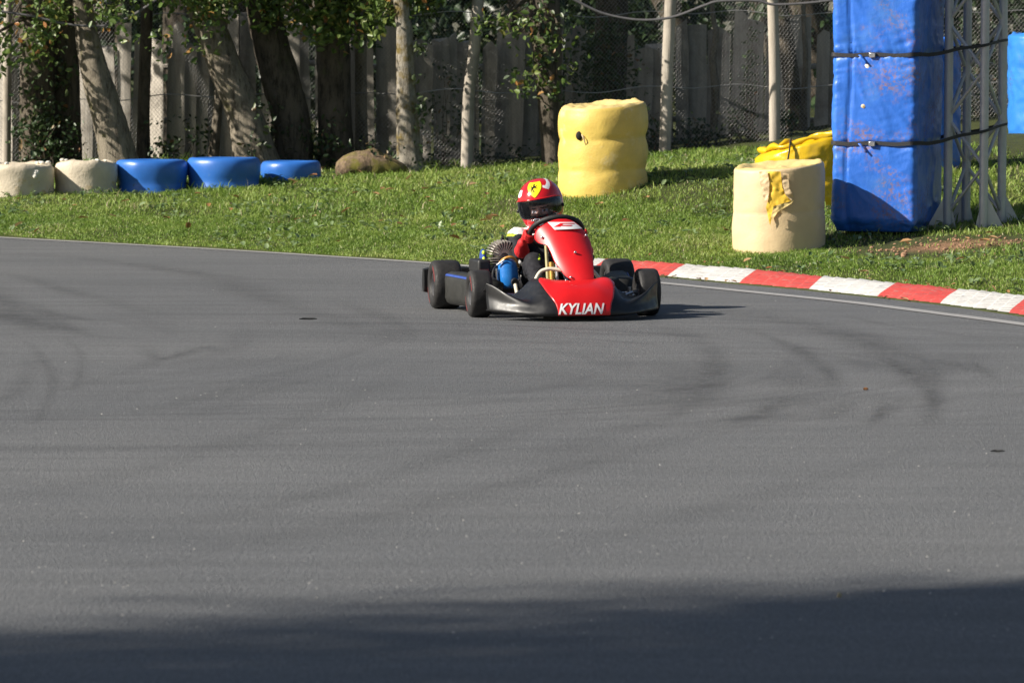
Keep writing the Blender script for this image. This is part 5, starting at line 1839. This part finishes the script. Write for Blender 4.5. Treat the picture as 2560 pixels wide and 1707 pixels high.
# brake calliper and reservoir seen beside the left wheels
MB().box((.30, .05, .13), (.05, .14, .03)).build('brake_reservoir', M['pod'], kart, bevel=.006)
MB().tube([(.34, -.07, .12), (.38, -.07, .135)], .008, 8).build('brake_line', M['steel'], kart)
MB().box((.27, .62, .12), (.03, .10, .12)).build('brake_calliper', M['engine'], kart, bevel=.006)

# ================================================================ DRIVER
def rcone(mb, p0, r0, p1, r1, n=14):
    """closed tapered capsule"""
    p0, p1 = Vector(p0), Vector(p1)
    d = p1 - p0; L = d.length
    if L < 1e-6: d = Vector((0, 0, 1))
    d = d.normalized()
    pts, rr = [], []
    for a in (80, 60, 40, 20): pts.append(p0 - d * r0 * math.sin(R(a))); rr.append(r0 * math.cos(R(a)))
    pts += [p0, p1]; rr += [r0, r1]
    for a in (20, 40, 60, 80): pts.append(p1 + d * r1 * math.sin(R(a))); rr.append(r1 * math.cos(R(a)))
    mb.tube(pts, rr, n)


def blob(name, caps, mat_, parent=None, voxel=.006, smooth=4, ells=(), crumple=0.0):
    mb = MB()
    for c in caps: rcone(mb, *c)
    for c, r_ in ells: mb.ell(c, r_, 22, 14)
    o = mb.build(name, mat_, parent, sharp=None)
    md = o.modifiers.new('rm', 'REMESH'); md.mode = 'VOXEL'; md.voxel_size = voxel; md.use_smooth_shade = True
    ms = o.modifiers.new('sm', 'SMOOTH'); ms.iterations = smooth; ms.factor = 0.5
    bake(o)
    if crumple:
        me = o.data
        n = len(me.vertices)
        co = np.empty(n * 3); me.vertices.foreach_get('co', co); co = co.reshape(-1, 3)
        no = np.empty(n * 3); me.vertices.foreach_get('normal', no); no = no.reshape(-1, 3)
        k = -np.abs(vnoise(np.c_[co[:, 0] * 22, co[:, 1] * 16 + co[:, 2] * 10, co[:, 2] * 34], 2)) * crumple * 1.6 + vnoise(co * 14, 2) * crumple * .6
        me.vertices.foreach_set('co', (co + no * k[:, None]).ravel()); me.update()
    o.data.polygons.foreach_set('use_smooth', [True] * len(o.data.polygons))
    return o


def paint(o, mats, fn):
    me = o.data
    me.materials.clear()
    for m_ in mats: me.materials.append(m_)
    n = len(me.polygons)
    c = np.empty(n * 3); me.polygons.foreach_get('center', c); c = c.reshape(-1, 3)
    me.polygons.foreach_set('material_index', np.asarray(fn(c), dtype=np.int32))


HC = Vector((0.003, .655, .605))
HM = Matrix.Translation(HC) @ Matrix.Rotation(R(-21), 4, 'Z') @ Matrix.Rotation(R(5), 4, 'X') @ Matrix.Rotation(R(-9), 4, 'Y')
hip, neck = Vector((0, .55, .14)), Vector((0, .655, .46))
skel = []
skel += [((0, .55, .14), .105, (0, .60, .28), .105), ((0, .60, .28), .105, (0, .635, .40), .10), ((-.09, .63, .41), .062, (.09, .63, .41), .062), ((0, .64, .42), .06, (0, .655, .50), .05)]
ARM = {-1: [(-.140, .62, .415), (-.152, .43, .312), (-.178, .272, .395)], 1: [(.145, .62, .415), (.222, .44, .30), (.182, .272, .398)]}
LEG = {-1: [(-.075, .52, .125), (-.128, .19, .288), (-.150, -.10, .125)], 1: [(.075, .52, .125), (.125, .19, .285), (.145, -.10, .125)]}
for s in (-1, 1):
    a, b, c = ARM[s]
    skel += [(a, .060, b, .044), (b, .042, c, .020)]
    a, b, c = LEG[s]
    skel += [(a, .078, b, .058), (b, .058, c, .036)]
skel_suit = [(a, r0 + .004, b, r1 + .004) for a, r0, b, r1 in skel]


def H(x, y, z): return HM @ Vector((x, y, z + .008))


body_caps = [(a, r0 - .010, b, r1 - .010) for a, r0, b, r1 in skel if r0 > .03]
# face inside the helmet
body_caps += [(H(0, .01, -.07), .066, H(0, .01, .02), .078), (H(0, -.046, -.085), .042, H(0, -.032, -.03), .058), (H(0, -.098, -.052), .0105, H(0, -.088, -.028), .008),
              (H(-.034, -.074, -.062), .021, H(-.03, -.074, -.058), .021), (H(.034, -.074, -.062), .021, H(.03, -.074, -.058), .021), (H(-.04, -.081, -.020), .010, H(.04, -.081, -.020), .010),
              (H(-.02, -.088, -.096), .006, H(.02, -.088, -.096), .006)]
for s in (-1, 1):
    sh, el, wr = [Vector(q) for q in ARM[s]]
    e = Vector((s, 0, 0)); c0 = SWC + e * .142 - SWT * .042
    for k in range(4):
        o_ = SWT * (.024 - .016 * k)
        body_caps.append((wr, .016, c0 + o_ + e * .026, .006))
person = blob('person', body_caps, M['skin'], None, .005, 3)
person.location = kart.location; person.rotation_euler = kart.rotation_euler
tag(person, 'kart driver in black suit, red gloves and red helmet, steering', 'person')
hmi = np.array(HM.inverted())


def face_fn(c):
    h = c @ hmi[:3, :3].T + hmi[:3, 3]
    x, y, z = np.abs(h[:, 0]), h[:, 1], h[:, 2] - .008
    r = np.zeros(len(c), int)
    front = y < -.03
    r[(z > -.010) & (z < .2) & (np.abs(h[:, 0]) < .12)] = 1
    r[front & (((x - .031) / .016) ** 2 + ((z + .041) / .0075) ** 2 < 1)] = 2
    r[front & (((x - .031) / .0075) ** 2 + ((z + .041) / .0078) ** 2 < 1)] = 3
    r[front & (((x - .032) / .022) ** 2 + ((z + .024) / .0045) ** 2 < 1)] = 1
    return r


paint(person, [M['skin'], M['hair'], M['eye_white'], M['eye_dark']], face_fn)

suit = blob('racing_suit', skel_suit, M['suit'], person, .006, 3, crumple=.006)


def suit_fn(c):
    x, y, z = c[:, 0], c[:, 1], c[:, 2]
    r = np.zeros(len(c), int)
    n1 = vnoise(c * 9, 2) * .012
    r[(y > .54) & (z + n1 > .432 + .10 * (np.abs(x) - .14).clip(0))] = 1
    r[(y > .54) & (np.abs(z + n1 - .428) < .006) & (np.abs(x) > .10)] = 2
    dots = vnoise(c * np.array([60, 30, 60]), 2) > .05
    r[(np.abs(x) > .10) & (np.abs(x) < .175) & (y > .33) & (y < .50) & (z > .20) & (z < .30) & dots & (vnoise(c * 14, 1) > -.2)] = 1
    r[(y < -.02) & (z < .165) & dots] = 1
    r[(y > .12) & (y < .26) & (z > .27) & (np.abs(np.abs(x) - .118 + (z - .30) * .5) < .005) & (vnoise(c * 60, 1) > -.3)] = 2
    return r


paint(suit, [M['suit'], M['suit_white'], M['lime']], suit_fn)

# boots
for s in (-1, 1):
    a = Vector(LEG[s][2])
    b = blob('boot', [(a + Vector((0, .01, .0)), .042, a + Vector((0, -.02, -.055)), .036), (a + Vector((0, -.0, -.06)), .034, a + Vector((s * .01, -.07, -.03)), .032), (a + Vector((s * .01, -.07, -.03)), .032, a + Vector((s * .014, -.115, .035)), .026)], M['suit'], person, .005, 3)
    paint(b, [M['suit'], M['suit_white']], lambda c: (vnoise(c * 45, 2) > .12).astype(int))

# gloves: palm, four fingers curled round the rim, thumb on the driver's side, gauntlet cuff
for s in (-1, 1):
    sh, el, wr = [Vector(q) for q in ARM[s]]
    e = Vector((s, 0, 0)); c0 = SWC + e * .142 - SWT * .042
    caps = []
    rr0 = .0145 + .0088

    def fp(off, ph, rr): return c0 + SWT * off + (e * math.cos(ph) - SWN * math.sin(ph)) * rr
    for k, (ln, fr2) in enumerate(((.92, .0086), (1.04, .009), (.98, .0088), (.80, .0078))):
        off = .031 - .0195 * k
        ks = [(-28, rr0 + .010), (22, rr0 + .006), (75, rr0 + .001), (75 + 50 * ln, rr0), (75 + 92 * ln, rr0 - .001)]
        pts = [fp(off * (1 - .05 * i), R(a), r_) for i, (a, r_) in enumerate(ks)]
        for i in range(len(pts) - 1): caps.append((pts[i], fr2 * (1.12 - .07 * i), pts[i + 1], fr2 * (1.05 - .07 * i)))
        caps.append((pts[0], .0115, wr + SWT * (.012 - .008 * k), .017))
    t0 = wr.lerp(fp(.03, R(-40), rr0 + .012), .45)
    t1 = fp(.040, R(-95), rr0 + .012); t2 = fp(.046, R(-140), rr0 + .003); t3 = fp(.050, R(-175), rr0)
    caps += [(t0, .015, t1, .011), (t1, .011, t2, .0095), (t2, .0095, t3, .0085)]
    f1 = wr.lerp(el, .34); f2 = wr.lerp(el, .54)
    caps += [(wr, .030, f1, .036), (f1, .038, f2, .045)]
    blob('glove', caps, M['glove'], person, .0034, 2, crumple=.0015)

# collar and neck
blob('collar', [((-.045, .645, .468), .032, (.045, .645, .468), .032), ((0, .61, .462), .03, (0, .68, .472), .03)], M['suit_white'], person, .005, 3)

# ---- helmet
def hsurf(az, el, off=0.0):
    """az 0 = facing forward (-y), positive to +x"""
    ca, sa, ce, se = math.cos(az), math.sin(az), math.cos(el), math.sin(el)
    a, b, c = .128, .152, .143
    if se < 0:
        c = .185
        k = 1 - .13 * (-se) ** 1.5
        a *= k
        b *= (1 + .05 * (-se) * max(ca, 0)) if ca > 0 else (1 - .15 * (-se))
    pw = .86
    sg = lambda v, p: math.copysign(abs(v) ** p, v)
    x, y, z = a * sg(ce, pw) * sa, -b * sg(ce, pw) * ca, c * sg(se, .95)
    p = np.array([x, y, z])
    nrm = np.array([x / a ** 2, y / b ** 2, z / c ** 2]); nrm /= np.linalg.norm(nrm)
    return p + nrm * off


def in_poly(u, v, poly):
    r = np.zeros(np.shape(u), bool)
    n = len(poly)
    for i in range(n):
        (x0, y0), (x1, y1) = poly[i], poly[(i + 1) % n]
        c = ((y0 > v) != (y1 > v)) & (u < (x1 - x0) * (v - y0) / ((y1 - y0) if y1 != y0 else 1e-9) + x0)
        r ^= c
    return r


AZ = np.linspace(-180, 180, 241)
EL = np.linspace(-53, 90, 105)
PTS = np.array([[hsurf(R(a), R(e)) for a in AZ] for e in EL])
HMn = np.array(HM)
PW = PTS @ HMn[:3, :3].T + HMn[:3, 3]
mb = MB()
azc = (AZ[:-1] + AZ[1:]) / 2; elc = (EL[:-1] + EL[1:]) / 2
A2, E2 = np.meshgrid(azc, elc)
EPC, EPH, EPW = -2.5, 13.5, 72.0
openm = (np.abs(A2 / EPW) ** 4 + np.abs((E2 - EPC) / EPH) ** 4) < 1
vis = (np.abs(A2 / 82) ** 5 + np.abs((E2 - EPC) / 17.5) ** 4) < 1
white = np.zeros(A2.shape, bool)
ab = np.abs(A2)
for poly in ([(28, 42), (44, 34), (58, 43), (75, 60), (110, 70), (150, 74), (175, 76), (175, 80), (120, 79), (80, 72), (58, 60), (47, 51), (38, 46), (31, 50)], [(0, -45), (24, -42), (40, -37), (80, -31), (110, -26), (110, -60), (0, -60)], [(0, -24), (15, -23), (11, -35), (0, -36)]):
    white |= in_poly(A2 if poly[0] == (28, 42) else ab, E2, poly)
white |= in_poly(A2, E2, [(-46, 27), (-56, 22), (-78, 24), (-72, 40), (-56, 42), (-48, 40)])
nA = len(AZ)
for i in range(len(EL) - 1):
    for j in range(len(AZ) - 1):
        if openm[i, j]: continue
        mb.f.append((i * nA + j, i * nA + j + 1, (i + 1) * nA + j + 1, (i + 1) * nA + j))
        mb.m.append(2 if vis[i, j] else (1 if white[i, j] else 0))
mb.v = [tuple(v) for v in PW.reshape(-1, 3)]
helmet = mb.build('helmet', [M['helmet_red'], M['white'], M['helmet_black']], person, sharp=None, merge=True)
md = helmet.modifiers.new('solid', 'SOLIDIFY'); md.thickness = 0.012; md.offset = -1


def hmap(az, el, off):
    v = HM @ Vector(hsurf(R(az), R(el), off)); return tuple(v)


# lining behind the eye port
rows = [[hmap(a, e, -.016) for a in np.linspace(62, 298, 60)] for e in np.linspace(-50, 75, 24)]
MB().grid(np.array(rows)).build('lining', M['padding'], helmet, sharp=None)
# visor
rows = []
for v in np.linspace(-1, 1, 25):
    row = []
    for u in np.linspace(-1, 1, 61):
        lim = 78 * (1 - .10 * abs(v) ** 4)
        hh = 16.8 * (1 - .28 * abs(u) ** 6)
        row.append(hmap(u * lim, EPC + v * hh, .0045))
    rows.append(row)
MB().grid(np.array(rows)).build('visor', M['visor'], helmet, sharp=None)
rows = [[hmap(a, EPC + 16.8 * (1 - .28 * abs(a / 78) ** 6) + d, o_) for d, o_ in ((-.6, .006), (.2, .0085), (1.6, .0085), (2.6, .004))] for a in np.linspace(-78, 78, 60)]
MB().grid(np.array(rows)).build('visor_brow', M['helmet_red'], helmet, sharp=None)
for s in (-1, 1):
    c = Vector(hmap(s * 80, -6, .006))
    MB().ell(c, (.008, .009, .011), 16, 10).build('visor_pivot', M['helmet_black'], helmet)
# chin vent and lower visor clips
mb = MB()
for a in (-17, -12, 4, 9): mb.ell(hmap(a, -22, .006), (.007, .005, .005), 10, 8)
mb.tube([hmap(a, -21.5 - 1.2 * math.sin(R(a * 4)), .005) for a in np.linspace(-10, 3, 9)], .005, 8)
mb.build('visor_clip', M['steel'], helmet)
for s in (-1, 1): MB().ell(hmap(s * 16, -45, .003), (.018, .008, .016), 14, 8).build('chin_vent', M['helmet_black'], helmet)

# shield emblem on the forehead
def hpatch(poly, name, mat_, off, parent, div=2):
    bm = bmesh.new()
    vs = [bm.verts.new((a, b, 0)) for a, b in poly]
    bm.faces.new(vs)
    bmesh.ops.triangulate(bm, faces=bm.faces)
    for _ in range(div):
        bmesh.ops.subdivide_edges(bm, edges=bm.edges[:], cuts=1, use_grid_fill=True)
        bmesh.ops.triangulate(bm, faces=bm.faces)
    bm.verts.ensure_lookup_table()
    V = np.array([hmap(v.co.x, v.co.y, off) for v in bm.verts]); F = np.array([[v.index for v in f.verts] for f in bm.faces])
    bm.free()
    return np_mesh(name, V, F, mat_, parent, smooth=True)


def sh(s_=1.0):
    half = [(0, 59), (9, 58.5), (18, 59.0), (23.5, 59.5), (24, 53), (22.5, 45), (18.5, 36), (13, 28.5), (7, 22), (2.5, 18), (0, 16.5)]
    half = [(a * 1.18, 42.5 + (b - 38) * 1.08) for a, b in half]
    pts = half + [(-a, b) for a, b in half[-2:0:-1]]
    return [(a * s_, 40 + (b - 40) * s_) for a, b in pts]


hpatch(sh(1.0), 'emblem_shield', M['shield'], .0022, helmet, 3)
horse = [(-2.0, 54.5), (-.2, 55.6), (1.0, 54.0), (2.2, 52.8), (1.0, 52.0), (.2, 52.2), (1.4, 49.2), (3.4, 48.6), (6.0, 50.2), (6.6, 49.2), (3.8, 46.6), (2.4, 46.0), (4.6, 44.2), (6.8, 43.6), (6.4, 42.6), (3.4, 42.8), (.8, 44.6), (-1.6, 44.2), (-3.0, 42.0), (-1.0, 39.4), (-.2, 36.4), (1.2, 35.6), (-1.8, 35.2), (-2.6, 38.6), (-5.0, 41.2), (-4.8, 37.8), (-6.4, 36.2), (-7.4, 37.0), (-6.2, 38.6), (-6.8, 42.4), (-6.0, 45.4), (-8.4, 47.6), (-8.2, 51.6), (-7.0, 52.6), (-7.2, 48.8), (-4.6, 47.2), (-2.6, 48.4), (-2.6, 51.6)]
hpatch([(a * 1.5, 44.5 + (b - 45) * 1.2) for a, b in horse], 'emblem_horse', M['helmet_black'], .0036, helmet, 2)
